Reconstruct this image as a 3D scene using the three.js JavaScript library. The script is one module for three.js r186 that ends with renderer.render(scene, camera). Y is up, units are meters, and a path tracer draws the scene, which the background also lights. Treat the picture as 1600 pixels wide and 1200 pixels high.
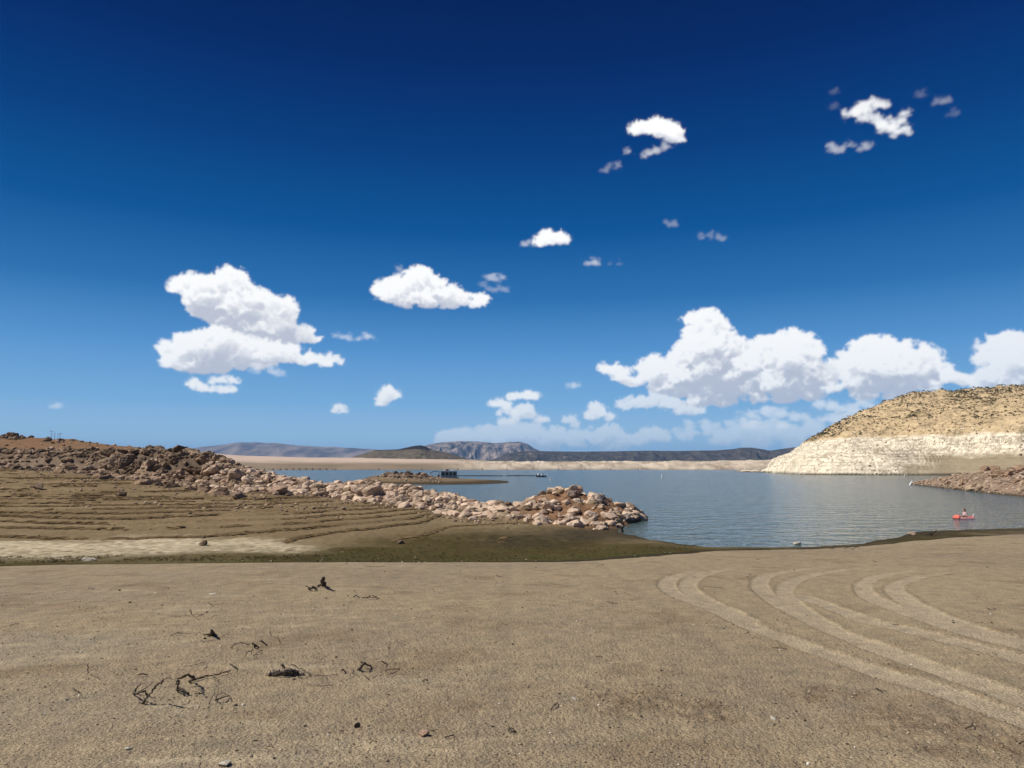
import * as THREE from 'three';
import { MarchingCubes } from 'three/addons/objects/MarchingCubes.js';
import { mergeGeometries, mergeVertices, toCreasedNormals } from 'three/addons/utils/BufferGeometryUtils.js';

// ------------------------------------------------------------------ camera, sky, sun, exposure
const scene = new THREE.Scene();
const EYE = 3.5, F = 1155, PITCH = Math.atan(131 / F);          // eye 3.5 m above the lake (y = 0), 26 mm lens
const camera = new THREE.PerspectiveCamera(2 * Math.atan(600 / F) * 180 / Math.PI, 4 / 3, 0.1, 60000);
camera.position.set(0, EYE, 0);
camera.rotation.set(PITCH, 0, 0);

const SUN_AZ = -94 * Math.PI / 180, SUN_EL = 48 * Math.PI / 180;  // straight from the left
const sunDir = new THREE.Vector3(Math.sin(SUN_AZ) * Math.cos(SUN_EL), Math.sin(SUN_EL), -Math.cos(SUN_AZ) * Math.cos(SUN_EL));
const sun = new THREE.DirectionalLight(new THREE.Color().setRGB(1, 0.955, 0.87), 5.0);
sun.name = 'sun';
sun.position.copy(sunDir).multiplyScalar(300).add(new THREE.Vector3(0, 0, -60));
sun.target.position.set(0, 0, -60);
sun.castShadow = true;
Object.assign(sun.shadow.camera, { left: -150, right: 150, top: 150, bottom: -150, near: 1, far: 800 });
sun.shadow.mapSize.set(4096, 4096);
scene.add(sun, sun.target);

const renderer = new THREE.WebGLRenderer();
renderer.setSize(1024, 768);
renderer.toneMapping = THREE.LinearToneMapping;
renderer.toneMappingExposure = 1;
renderer.shadowMap.enabled = true;

scene.fog = new THREE.FogExp2(new THREE.Color().setRGB(0.17, 0.5, 1.0), 4.6e-5);

// ------------------------------------------------------------------ noise and small helpers
function rng(seed) { let s = seed >>> 0; return () => { s = (s + 0x6D2B79F5) | 0; let t = Math.imul(s ^ (s >>> 15), 1 | s); t = (t + Math.imul(t ^ (t >>> 7), 61 | t)) ^ t; return ((t ^ (t >>> 14)) >>> 0) / 4294967296; }; }
const PERM = new Uint8Array(512);
{ const r = rng(11), p = [...Array(256).keys()]; for (let i = 255; i > 0; i--) { const j = Math.floor(r() * (i + 1)); [p[i], p[j]] = [p[j], p[i]]; } for (let i = 0; i < 512; i++) PERM[i] = p[i & 255]; }
const G2 = []; for (let i = 0; i < 16; i++) G2.push([Math.cos(i * Math.PI / 8), Math.sin(i * Math.PI / 8)]);
const fade = (t) => t * t * t * (t * (t * 6 - 15) + 10);
function n2(x, y, per = 256) {                                    // gradient noise, about -0.7 .. 0.7
  const xi = Math.floor(x), yi = Math.floor(y), fx = x - xi, fy = y - yi;
  const m = (k) => { const q = k % per; return (q < 0 ? q + per : q) & 255; };
  const x0 = m(xi), x1 = m(xi + 1), y0 = m(yi), y1 = m(yi + 1);
  const g = (a, b, dx, dy) => { const h = G2[PERM[PERM[a] + b] & 15]; return h[0] * dx + h[1] * dy; };
  const u = fade(fx), v = fade(fy);
  const a = g(x0, y0, fx, fy), b = g(x1, y0, fx - 1, fy), c = g(x0, y1, fx, fy - 1), d = g(x1, y1, fx - 1, fy - 1);
  return a + (b - a) * u + (c + (d - c) * u - a - (b - a) * u) * v;
}
function n3(x, y, z) {
  const xi = Math.floor(x), yi = Math.floor(y), zi = Math.floor(z), fx = x - xi, fy = y - yi, fz = z - zi;
  const u = fade(fx), v = fade(fy), w = fade(fz), X = xi & 255, Y = yi & 255, Z = zi & 255;
  const gr = (h, a, b, c) => { h &= 15; const p = h < 8 ? a : b, q = h < 4 ? b : h === 12 || h === 14 ? a : c; return ((h & 1) ? -p : p) + ((h & 2) ? -q : q); };
  const A = PERM[X] + Y, B = PERM[X + 1] + Y, AA = PERM[A & 511] + Z, AB = PERM[(A + 1) & 511] + Z, BA = PERM[B & 511] + Z, BB = PERM[(B + 1) & 511] + Z;
  const l = (t, a, b) => a + t * (b - a);
  return l(w, l(v, l(u, gr(PERM[AA & 511], fx, fy, fz), gr(PERM[BA & 511], fx - 1, fy, fz)), l(u, gr(PERM[AB & 511], fx, fy - 1, fz), gr(PERM[BB & 511], fx - 1, fy - 1, fz))),
    l(v, l(u, gr(PERM[(AA + 1) & 511], fx, fy, fz - 1), gr(PERM[(BA + 1) & 511], fx - 1, fy, fz - 1)), l(u, gr(PERM[(AB + 1) & 511], fx, fy - 1, fz - 1), gr(PERM[(BB + 1) & 511], fx - 1, fy - 1, fz - 1))));
}
function fbm2(x, y, oct = 4, gain = 0.5) { let s = 0, a = 1; for (let i = 0; i < oct; i++) { s += a * n2(x, y); x = x * 2.03 + 17.1; y = y * 2.03 + 5.7; a *= gain; } return s; }
function fbm3(x, y, z, oct = 4, gain = 0.5) { let s = 0, a = 1; for (let i = 0; i < oct; i++) { s += a * n3(x, y, z); x = x * 2.03 + 17.1; y = y * 2.03 + 5.7; z = z * 2.03 + 9.2; a *= gain; } return s; }
function ridged2(x, y, oct = 4) { let s = 0, a = 1; for (let i = 0; i < oct; i++) { s += a * (1 - 2.6 * Math.abs(n2(x, y))); x = x * 2.1 + 3.3; y = y * 2.1 + 8.9; a *= 0.5; } return s / 1.9; }
const clamp = (x, a = 0, b = 1) => Math.min(b, Math.max(a, x));
const lerp = (a, b, t) => a + (b - a) * t;
const sstep = (a, b, x) => { const t = clamp((x - a) / (b - a)); return t * t * (3 - 2 * t); };
const mix3 = (a, b, t) => [a[0] + (b[0] - a[0]) * t, a[1] + (b[1] - a[1]) * t, a[2] + (b[2] - a[2]) * t];
const prof = (pts) => (x) => {                                    // piecewise smooth profile through measured points
  if (x <= pts[0][0]) return pts[0][1];
  for (let i = 1; i < pts.length; i++) if (x <= pts[i][0]) { const [x0, y0] = pts[i - 1], [x1, y1] = pts[i]; return lerp(y0, y1, (x - x0) / (x1 - x0)); }
  return pts[pts.length - 1][1];
};
// a sighting of the photograph (column u, row v of 1600 x 1200) as slopes: metres right and up for each metre ahead
function sight(u, v) {
  const xc = (u - 800) / F, yc = (600 - v) / F, c = Math.cos(PITCH), s = Math.sin(PITCH), q = c - yc * s;
  return [xc / q, (s + yc * c) / q];
}
const heightAt = (v, d) => EYE + d * sight(800, v)[1];           // height of a point seen at row v when d metres ahead
const sideOf = (u) => (u - 800) / F / 1.012;                      // metres right for each metre ahead
const columnOf = (s) => s * 1.012 * F + 800;
const usedNames = new Map();
function numbered(name) { const n = usedNames.get(name) ?? 0; usedNames.set(name, n + 1); return n ? name + '_' + String(n).padStart(3, '0') : name; }
function put(o, name, label, category, group, kind) {
  o.name = numbered(name); o.castShadow = true; o.receiveShadow = true;
  if (label) o.userData.label = label;
  if (category) o.userData.category = category;
  if (group) o.userData.group = group;
  if (kind) o.userData.kind = kind;
  scene.add(o); return o;
}
function part(geo, mat, name, parent) { const m = new THREE.Mesh(geo, mat); m.name = name; m.castShadow = m.receiveShadow = true; parent.add(m); return m; }

// ------------------------------------------------------------------ the sky: clear air and cumulus clouds
{
  const W = 4096, H = 2048, sky = new Float32Array(W * H * 4), DEG = W / 360;
  const lin = (c) => c.map((x) => Math.pow(x / 255, 2.2));
  const stops = [[-2, [174, 204, 234]], [0, [186, 213, 238]], [2.2, [168, 206, 238]], [5, [126, 179, 226]], [9, [88, 148, 208]], [13, [48, 112, 176]], [18, [14, 84, 149]], [24, [0, 60, 123]], [30, [0, 41, 99]], [38, [0, 26, 78]], [90, [0, 18, 64]]].map(([e, c]) => [e, lin(c)]);
  const air = (e) => { let i = 1; while (i < stops.length - 1 && e > stops[i][0]) i++; const t = clamp((e - stops[i - 1][0]) / (stops[i][0] - stops[i - 1][0])); return mix3(stops[i - 1][1], stops[i][1], t); };
  for (let j = 0; j < H; j++) {
    const c = air((j + 0.5) / H * 180 - 90);
    for (let i = 0; i < W; i++) { const o = (j * W + i) * 4; sky[o] = c[0]; sky[o + 1] = c[1]; sky[o + 2] = c[2]; sky[o + 3] = 1; }
  }
  const colOf = (az) => (az / 360 + 0.25) * W, rowOf = (el) => (el / 180 + 0.5) * H;
  // a cloud: [opacity, roughness of its edge, then puffs: column, row and radius sighted on the photograph]
  const clouds = [
    [0.6, 1, 700, 690, 14, 725, 686, 15, 760, 684, 17, 800, 681, 19, 830, 683, 20, 865, 686, 17, 900, 690, 14, 935, 684, 17, 955, 678, 12, 970, 688, 12, 1000, 688, 10, 1017, 680, 10, 1032, 684, 9, 850, 696, 18, 780, 694, 18, 960, 696, 16],
    [0.55, 1.2, 1075, 676, 16, 1110, 672, 16, 1150, 676, 20, 1190, 676, 22, 1230, 678, 22, 1270, 674, 20, 1130, 688, 20, 1180, 692, 22, 1240, 690, 20],
    [1, 1, 800, 621, 6, 812, 620, 6, 824, 619, 7, 836, 620, 6], [1, 1, 770, 632, 5, 780, 631, 7, 792, 635, 6], [0.9, 1, 812, 645, 9, 820, 640, 9, 826, 650, 8, 806, 655, 6, 842, 657, 5, 850, 657, 4], [0.8, 1, 780, 646, 4, 792, 643, 6, 802, 647, 5, 786, 660, 6, 797, 660, 6],
    [0.9, 1, 930, 637, 7, 940, 646, 9, 924, 650, 8, 953, 653, 6], [0.7, 1, 885, 657, 5, 894, 656, 6, 898, 665, 5], [0.5, 1, 888, 604, 3, 896, 603, 4, 904, 603, 3],
    [1, 1, 607, 612, 8, 600, 622, 9, 613, 619, 9, 596, 630, 6], [0.9, 1, 525, 642, 5, 531, 638, 6, 536, 642, 4], [0.5, 1, 84, 636, 3, 90, 635, 3],
    // the tall left cumulus
    [1, 1, 362, 433, 15, 346, 442, 17, 300, 448, 18, 284, 450, 14, 318, 452, 20, 330, 468, 26, 372, 458, 22, 300, 466, 15, 318, 484, 18, 366, 480, 28, 398, 472, 20, 400, 492, 30, 424, 486, 22, 443, 480, 15, 345, 498, 18, 376, 506, 28, 412, 514, 26, 438, 506, 22, 392, 530, 28, 425, 530, 22, 452, 527, 14, 474, 525, 13, 486, 528, 9, 420, 542, 18, 372, 532, 20],
    [1, 1, 264, 548, 13, 280, 542, 16, 300, 548, 22, 322, 538, 20, 342, 532, 20, 330, 556, 24, 362, 548, 26, 394, 552, 24, 424, 553, 20, 452, 556, 15, 476, 561, 11, 496, 565, 8, 508, 568, 5, 272, 566, 14, 296, 572, 14, 322, 575, 13, 350, 574, 14, 380, 568, 16, 412, 568, 12],
    [0.55, 1.3, 400, 578, 9, 425, 580, 8, 438, 586, 5], [1, 1, 302, 600, 7, 310, 604, 8, 318, 608, 5], [0.9, 1, 332, 596, 5, 345, 594, 6, 358, 595, 6, 368, 596, 4], [0.95, 1, 332, 609, 5, 344, 610, 6, 356, 610, 6, 364, 608, 4],
    [0.9, 1, 516, 558, 5, 525, 562, 6, 533, 566, 4], [0.6, 1.2, 524, 525, 4, 536, 528, 4, 548, 529, 5, 560, 529, 4, 573, 527, 6, 584, 531, 3],
    [1, 1, 600, 454, 13, 612, 460, 18, 628, 452, 18, 640, 450, 18, 655, 438, 19, 648, 460, 22, 672, 450, 18, 690, 456, 15, 704, 460, 13, 668, 468, 18, 636, 470, 15, 718, 468, 10, 732, 472, 9, 742, 473, 9, 752, 471, 8, 700, 474, 11], [0.5, 1.4, 622, 421, 4, 625, 427, 4, 620, 430, 4, 592, 468, 4],
    [0.55, 1.2, 764, 436, 6, 773, 435, 8, 782, 435, 5], [0.4, 1.3, 757, 446, 4, 765, 451, 4, 774, 455, 4, 785, 452, 6, 782, 446, 4, 790, 454, 4],
    [1, 1, 856, 374, 12, 868, 372, 10, 845, 378, 8, 879, 376, 7], [0.6, 1.3, 820, 382, 4, 828, 380, 5, 836, 382, 5], [0.55, 1.3, 920, 411, 5, 928, 410, 7, 934, 413, 4], [0.4, 1.3, 954, 412, 3, 966, 412, 3], [0.4, 1.3, 1042, 347, 4, 1050, 351, 6], [0.45, 1.3, 1112, 371, 5, 1121, 371, 5, 1128, 374, 4, 1097, 371, 4],
    [1, 1.1, 996, 203, 9, 1008, 200, 11, 1022, 200, 12, 1036, 204, 13, 1050, 210, 13, 1058, 216, 9], [0.6, 1.3, 1036, 232, 7, 1026, 236, 7, 1014, 239, 6, 1006, 243, 4, 1044, 232, 5, 983, 238, 5], [0.45, 1.3, 964, 260, 5, 956, 263, 5, 946, 267, 5],
    [0.95, 1.2, 1326, 180, 9, 1338, 176, 11, 1352, 172, 12, 1366, 166, 12, 1378, 164, 9, 1350, 182, 9, 1366, 188, 10, 1380, 196, 12, 1394, 200, 13, 1406, 206, 11, 1404, 190, 8, 1410, 180, 6], [0.5, 1.3, 1298, 231, 6, 1308, 234, 8, 1318, 232, 5, 1330, 228, 5, 1344, 232, 4, 1354, 230, 6], [0.4, 1.3, 1464, 160, 6, 1473, 159, 7], [0.22, 1.3, 1487, 178, 6], [0.2, 1.3, 1438, 147, 6], [0.2, 1.3, 1305, 145, 5], [0.15, 1.3, 1300, 168, 5],
    // the right cumulus bank
    [0.8, 1.1, 975, 634, 8, 990, 630, 9, 1008, 630, 11, 1028, 626, 13, 1046, 632, 12, 1064, 640, 10, 1082, 641, 9, 1095, 640, 6], [0.7, 1.2, 1160, 655, 9, 1176, 650, 10, 1200, 644, 11, 1220, 648, 12, 1240, 652, 10, 1256, 656, 8, 1172, 664, 9, 1196, 668, 9, 1224, 666, 9], [0.75, 1.2, 1282, 632, 10, 1300, 636, 11, 1316, 640, 9, 1336, 640, 12, 1352, 632, 11, 1326, 652, 12, 1300, 656, 12, 1360, 646, 12],
    [0.9, 1.1, 1540, 542, 9, 1556, 538, 12, 1572, 536, 14, 1590, 540, 20, 1548, 562, 15, 1572, 562, 24, 1600, 565, 30, 1560, 588, 22, 1590, 592, 30, 1625, 560, 35, 1640, 590, 40, 1680, 570, 30, 1700, 596, 30, 1540, 600, 16, 1740, 590, 24],
    [1, 1, 1340, 548, 13, 1356, 542, 15, 1376, 544, 16, 1398, 550, 16, 1418, 550, 16, 1440, 554, 14, 1456, 560, 12, 1318, 566, 15, 1342, 570, 22, 1372, 570, 26, 1404, 576, 26, 1434, 578, 22, 1462, 584, 17, 1486, 590, 13, 1504, 595, 9, 1310, 586, 16, 1336, 596, 20, 1376, 600, 20, 1416, 604, 16, 1452, 604, 12, 1300, 604, 14, 1350, 614, 14, 1400, 616, 12],
    [1, 1, 948, 577, 7, 960, 580, 9, 972, 588, 10, 990, 594, 13, 1006, 574, 8, 1022, 566, 9, 1010, 588, 15, 1034, 582, 18, 1106, 496, 11, 1092, 500, 11, 1078, 502, 9, 1112, 512, 18, 1094, 520, 20, 1122, 528, 20, 1142, 540, 16, 1104, 542, 26, 1080, 556, 24, 1130, 556, 24, 1154, 552, 16, 1062, 568, 16, 1182, 548, 15, 1198, 540, 15, 1218, 538, 17, 1240, 533, 16, 1256, 540, 16, 1266, 552, 14, 1194, 566, 26, 1226, 562, 28, 1258, 572, 20, 1166, 572, 22, 1104, 578, 26, 1140, 584, 24, 1060, 590, 20, 1036, 604, 16, 1070, 612, 18, 1104, 608, 20, 1138, 610, 20, 1172, 604, 20, 1208, 598, 24, 1240, 600, 22, 1268, 596, 18, 1288, 590, 16, 1090, 626, 14, 1130, 626, 14, 1180, 620, 14, 1226, 620, 14, 1266, 616, 14],
  ];
  const R = rng(5);
  function drawCloud(spec, turn, seed, flip) {
    const [opacity, rough] = spec, puffs = [];
    for (let i = 2; i < spec.length; i += 3) {
      const [sx, sy] = sight(spec[i], spec[i + 1]), az = Math.atan(sx), el = Math.atan(sy * Math.cos(az));
      const r = spec[i + 2] / F * 180 / Math.PI * DEG * Math.cos(az) * 0.9;
      puffs.push([colOf((flip ? -1 : 1) * az * 180 / Math.PI + turn), rowOf(el * 180 / Math.PI), (R() - 0.5) * r * 1.1, r]);
    }
    const pad = 9, rMax = Math.max(...puffs.map((p) => p[3]));
    const x0 = Math.floor(Math.min(...puffs.map((p) => p[0] - p[3]))) - pad, x1 = Math.ceil(Math.max(...puffs.map((p) => p[0] + p[3]))) + pad;
    const y0 = Math.floor(Math.min(...puffs.map((p) => p[1] - p[3]))) - pad, y1 = Math.ceil(Math.max(...puffs.map((p) => p[1] + p[3]))) + pad;
    const nx = x1 - x0, ny = y1 - y0, nz = Math.ceil(rMax * 2.6) + 6, zc = nz / 2, dist = new Float32Array(nx * ny * nz).fill(99);
    for (const [cx, cy, cz, r] of puffs) {
      const m = r * 1.25 + 7;
      for (let k = Math.max(0, Math.floor(zc + cz - m)); k < Math.min(nz, zc + cz + m); k++)
        for (let j = Math.max(0, Math.floor(cy - y0 - m)); j < Math.min(ny, cy - y0 + m); j++)
          for (let i = Math.max(0, Math.floor(cx - x0 - m)); i < Math.min(nx, cx - x0 + m); i++) {
            const dx = i + x0 + 0.5 - cx, dy = j + y0 + 0.5 - cy, d = Math.hypot(dx * 0.84, dy < 0 ? dy * 1.75 : dy, k + 0.5 - zc - cz) - r, o = (k * ny + j) * nx + i, e = dist[o];
            const q = Math.max(0, 1 - Math.abs(d - e) / (0.5 * r + 0.5)); dist[o] = Math.min(d, e) - q * q * 0.06 * r;   // puffs run into one another
          }
    }
    const den = new Float32Array(nx * ny * nz), big = Math.min(1, rMax / 9), amp = 1.3 + 3.4 * big, s0 = lerp(0.17, 0.085, big), wispy = rough > 1.15;
    for (let k = 0, o = 0; k < nz; k++) for (let j = 0; j < ny; j++) for (let i = 0; i < nx; i++, o++) {
      const d = dist[o]; if (d > 5) continue;
      if (d < -amp * 1.7) { den[o] = 1; continue; }
      const wx = i + 2.2 * n3(i * 0.16 + seed, j * 0.16, k * 0.16), wy = j + 2.2 * n3(i * 0.16, j * 0.16 + seed, k * 0.16 + 9);
      let s = 0, a = 1, f = s0;
      for (let q = 0; q < 5; q++) { s += a * (wispy ? 1.5 * n3(wx * f + seed, wy * f * 1.5 + 31.7, k * f + q * 7) : 0.62 - 2.3 * Math.abs(n3(wx * f + seed, wy * f * 1.1 + 31.7, k * f + q * 7))); f *= 2.1; a *= 0.58; }
      const w = d + 0.2 + (wispy ? 0.35 * amp : 0) - amp * s;
      den[o] = Math.max(clamp(0.5 - w * (wispy ? 0.2 : 0.55)), clamp(0.05 - 0.02 * w));
    }
    // light carried in from the sun, marched through the cloud
    const azC = (((x0 + x1) / 2 / W) - 0.25) * 2 * Math.PI, da = SUN_AZ - azC, lx = Math.sin(da) * Math.cos(SUN_EL), ly = Math.sin(SUN_EL), lz = -Math.cos(da) * Math.cos(SUN_EL);
    const at = (x, y, z) => (x < 0 || y < 0 || z < 0 || x >= nx || y >= ny || z >= nz) ? 0 : den[((z | 0) * ny + (y | 0)) * nx + (x | 0)];
    for (let j = 0; j < ny; j++) for (let i = 0; i < nx; i++) {
      let T = 1, L = 0;
      for (let k = nz - 1; k >= 0 && T > 0.02; k--) {
        const q = den[(k * ny + j) * nx + i]; if (q <= 0) continue;
        const a = 1 - Math.exp(-q * (wispy ? 0.32 : 0.6)); let tau = 0;
        for (let n = 0, st = 1.2, p = 1.5; n < 9; n++) { tau += at(i + 0.5 + lx * p, j + 0.5 + ly * p, k + 0.5 + lz * p) * st; p += st; st *= 1.38; }
        let above = 0; for (let n = 0, st = 1.6, p = 2; n < 7; n++) { above += at(i + 0.5, j + 0.5 + p, k + 0.5) * st; p += st; st *= 1.4; }
        const lit = 0.34 * Math.exp(-0.13 * tau) + 0.2 * Math.exp(-0.014 * tau) + 0.46 * Math.exp(-0.042 * above);
        L += T * a * lit; T *= 1 - a;
      }
      const alpha = (1 - T); if (alpha < 0.004) continue;
      const lum = L / alpha, row = y0 + j, el = (row + 0.5) / H * 180 - 90; if (el < -1 || row >= H) continue;
      const col = ((x0 + i) % W + W) % W, o = (row * W + col) * 4, t = Math.max(wispy ? 0.7 : 0, clamp((lum - 0.3) / 0.44));
      let c = mix3([0.57, 0.6, 0.69], [1.08, 1.08, 1.07], t);
      c = mix3(c, air(Math.max(el, 0)), 0.62 * Math.exp(-Math.max(el, 0) / 3.4));
      const A = alpha * (opacity < 0.5 && el > 4 ? opacity * 0.7 : opacity); for (let q = 0; q < 3; q++) sky[o + q] = lerp(sky[o + q], c[q], A);
    }
  }
  clouds.forEach((c, n) => drawCloud(c, 0, n * 13.7, false));
  for (const [turn, flip] of [[84, true], [165, false], [-96, true]]) clouds.forEach((c, n) => { if (n > 2 && (n * 7 + (turn & 3)) % 5 < 3) drawCloud(c, turn + ((n * 37) % 11) - 5, n * 9.1 + turn, flip); });
  const tex = new THREE.DataTexture(sky, W, H, THREE.RGBAFormat, THREE.FloatType);
  tex.mapping = THREE.EquirectangularReflectionMapping; tex.magFilter = THREE.LinearFilter; tex.needsUpdate = true;
  scene.background = tex; scene.environment = tex;
}

// ------------------------------------------------------------------ textures: grain only
function dataTex(N, fn, { srgb = false, repeat = 1 } = {}) {
  const d = new Uint8Array(N * N * 4);
  for (let j = 0; j < N; j++) for (let i = 0; i < N; i++) { const c = fn(i, j), o = (j * N + i) * 4; for (let k = 0; k < 3; k++) d[o + k] = clamp(c[k]) * 255; d[o + 3] = 255; }
  const t = new THREE.DataTexture(d, N, N); t.wrapS = t.wrapT = THREE.RepeatWrapping; t.magFilter = THREE.LinearFilter; t.minFilter = THREE.LinearMipmapLinearFilter; t.generateMipmaps = true;
  if (srgb) t.colorSpace = THREE.SRGBColorSpace; t.repeat.set(repeat, repeat); t.needsUpdate = true; return t;
}
const tile = (x, y, per, oct, gain = 0.55, sx = 0) => { let s = 0, a = 1, p = per; for (let o = 0; o < oct; o++) { s += a * n2(x * p + sx * 0, y * p, p); p *= 2; a *= gain; if (p > 256) break; } return s; };
const sandMap = dataTex(1024, (i, j) => {
  const x = i / 1024, y = j / 1024, a = tile(x, y, 8, 5, 0.7), b = tile(y, x, 128, 2, 0.8), c = tile(x + 0.37, y + 0.11, 32, 3, 0.7);
  const g = 0.88 + 0.1 * a + 0.18 * b + 0.07 * c - (b < -0.5 ? 0.22 : 0) + (c > 0.75 ? 0.07 : 0);
  return [g, g * (0.995 - 0.012 * a), g * (0.985 - 0.03 * a)];
}, { srgb: true, repeat: 1 / 2.3 });
const sandBump = dataTex(1024, (i, j) => {
  const x = i / 1024, y = j / 1024, a = tile(x + 0.2, y, 32, 4, 0.62), b = tile(y, x, 64, 2, 0.7), w = Math.abs(tile(x, y + 0.4, 24, 3, 0.6));
  const g = 0.5 + 0.22 * a + 0.12 * b - 0.22 * Math.max(0, 0.2 - w); return [g, g, g];
}, { repeat: 1 / 1.05 });
const rockMap = dataTex(512, (i, j) => {
  const x = i / 512, y = j / 512, a = tile(x, y, 4, 6, 0.65), b = tile(y + 0.3, x, 16, 4, 0.6), w = Math.abs(tile(x + 0.6, y, 5, 4, 0.6));
  const g = 0.83 + 0.15 * a + 0.1 * b - (w < 0.03 ? 0.16 : 0);
  return [g, g * (0.985 - 0.03 * b), g * (0.97 - 0.06 * b)];
}, { srgb: true, repeat: 0.45 });
const rockBump = dataTex(512, (i, j) => {
  const x = i / 512, y = j / 512, a = tile(x, y, 5, 6, 0.62), w = Math.abs(tile(x + 0.6, y, 5, 4, 0.6));
  const g = 0.5 + 0.3 * a - 0.5 * Math.max(0, 0.08 - w) * 4; return [g, g, g];
}, { repeat: 0.45 });

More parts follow.
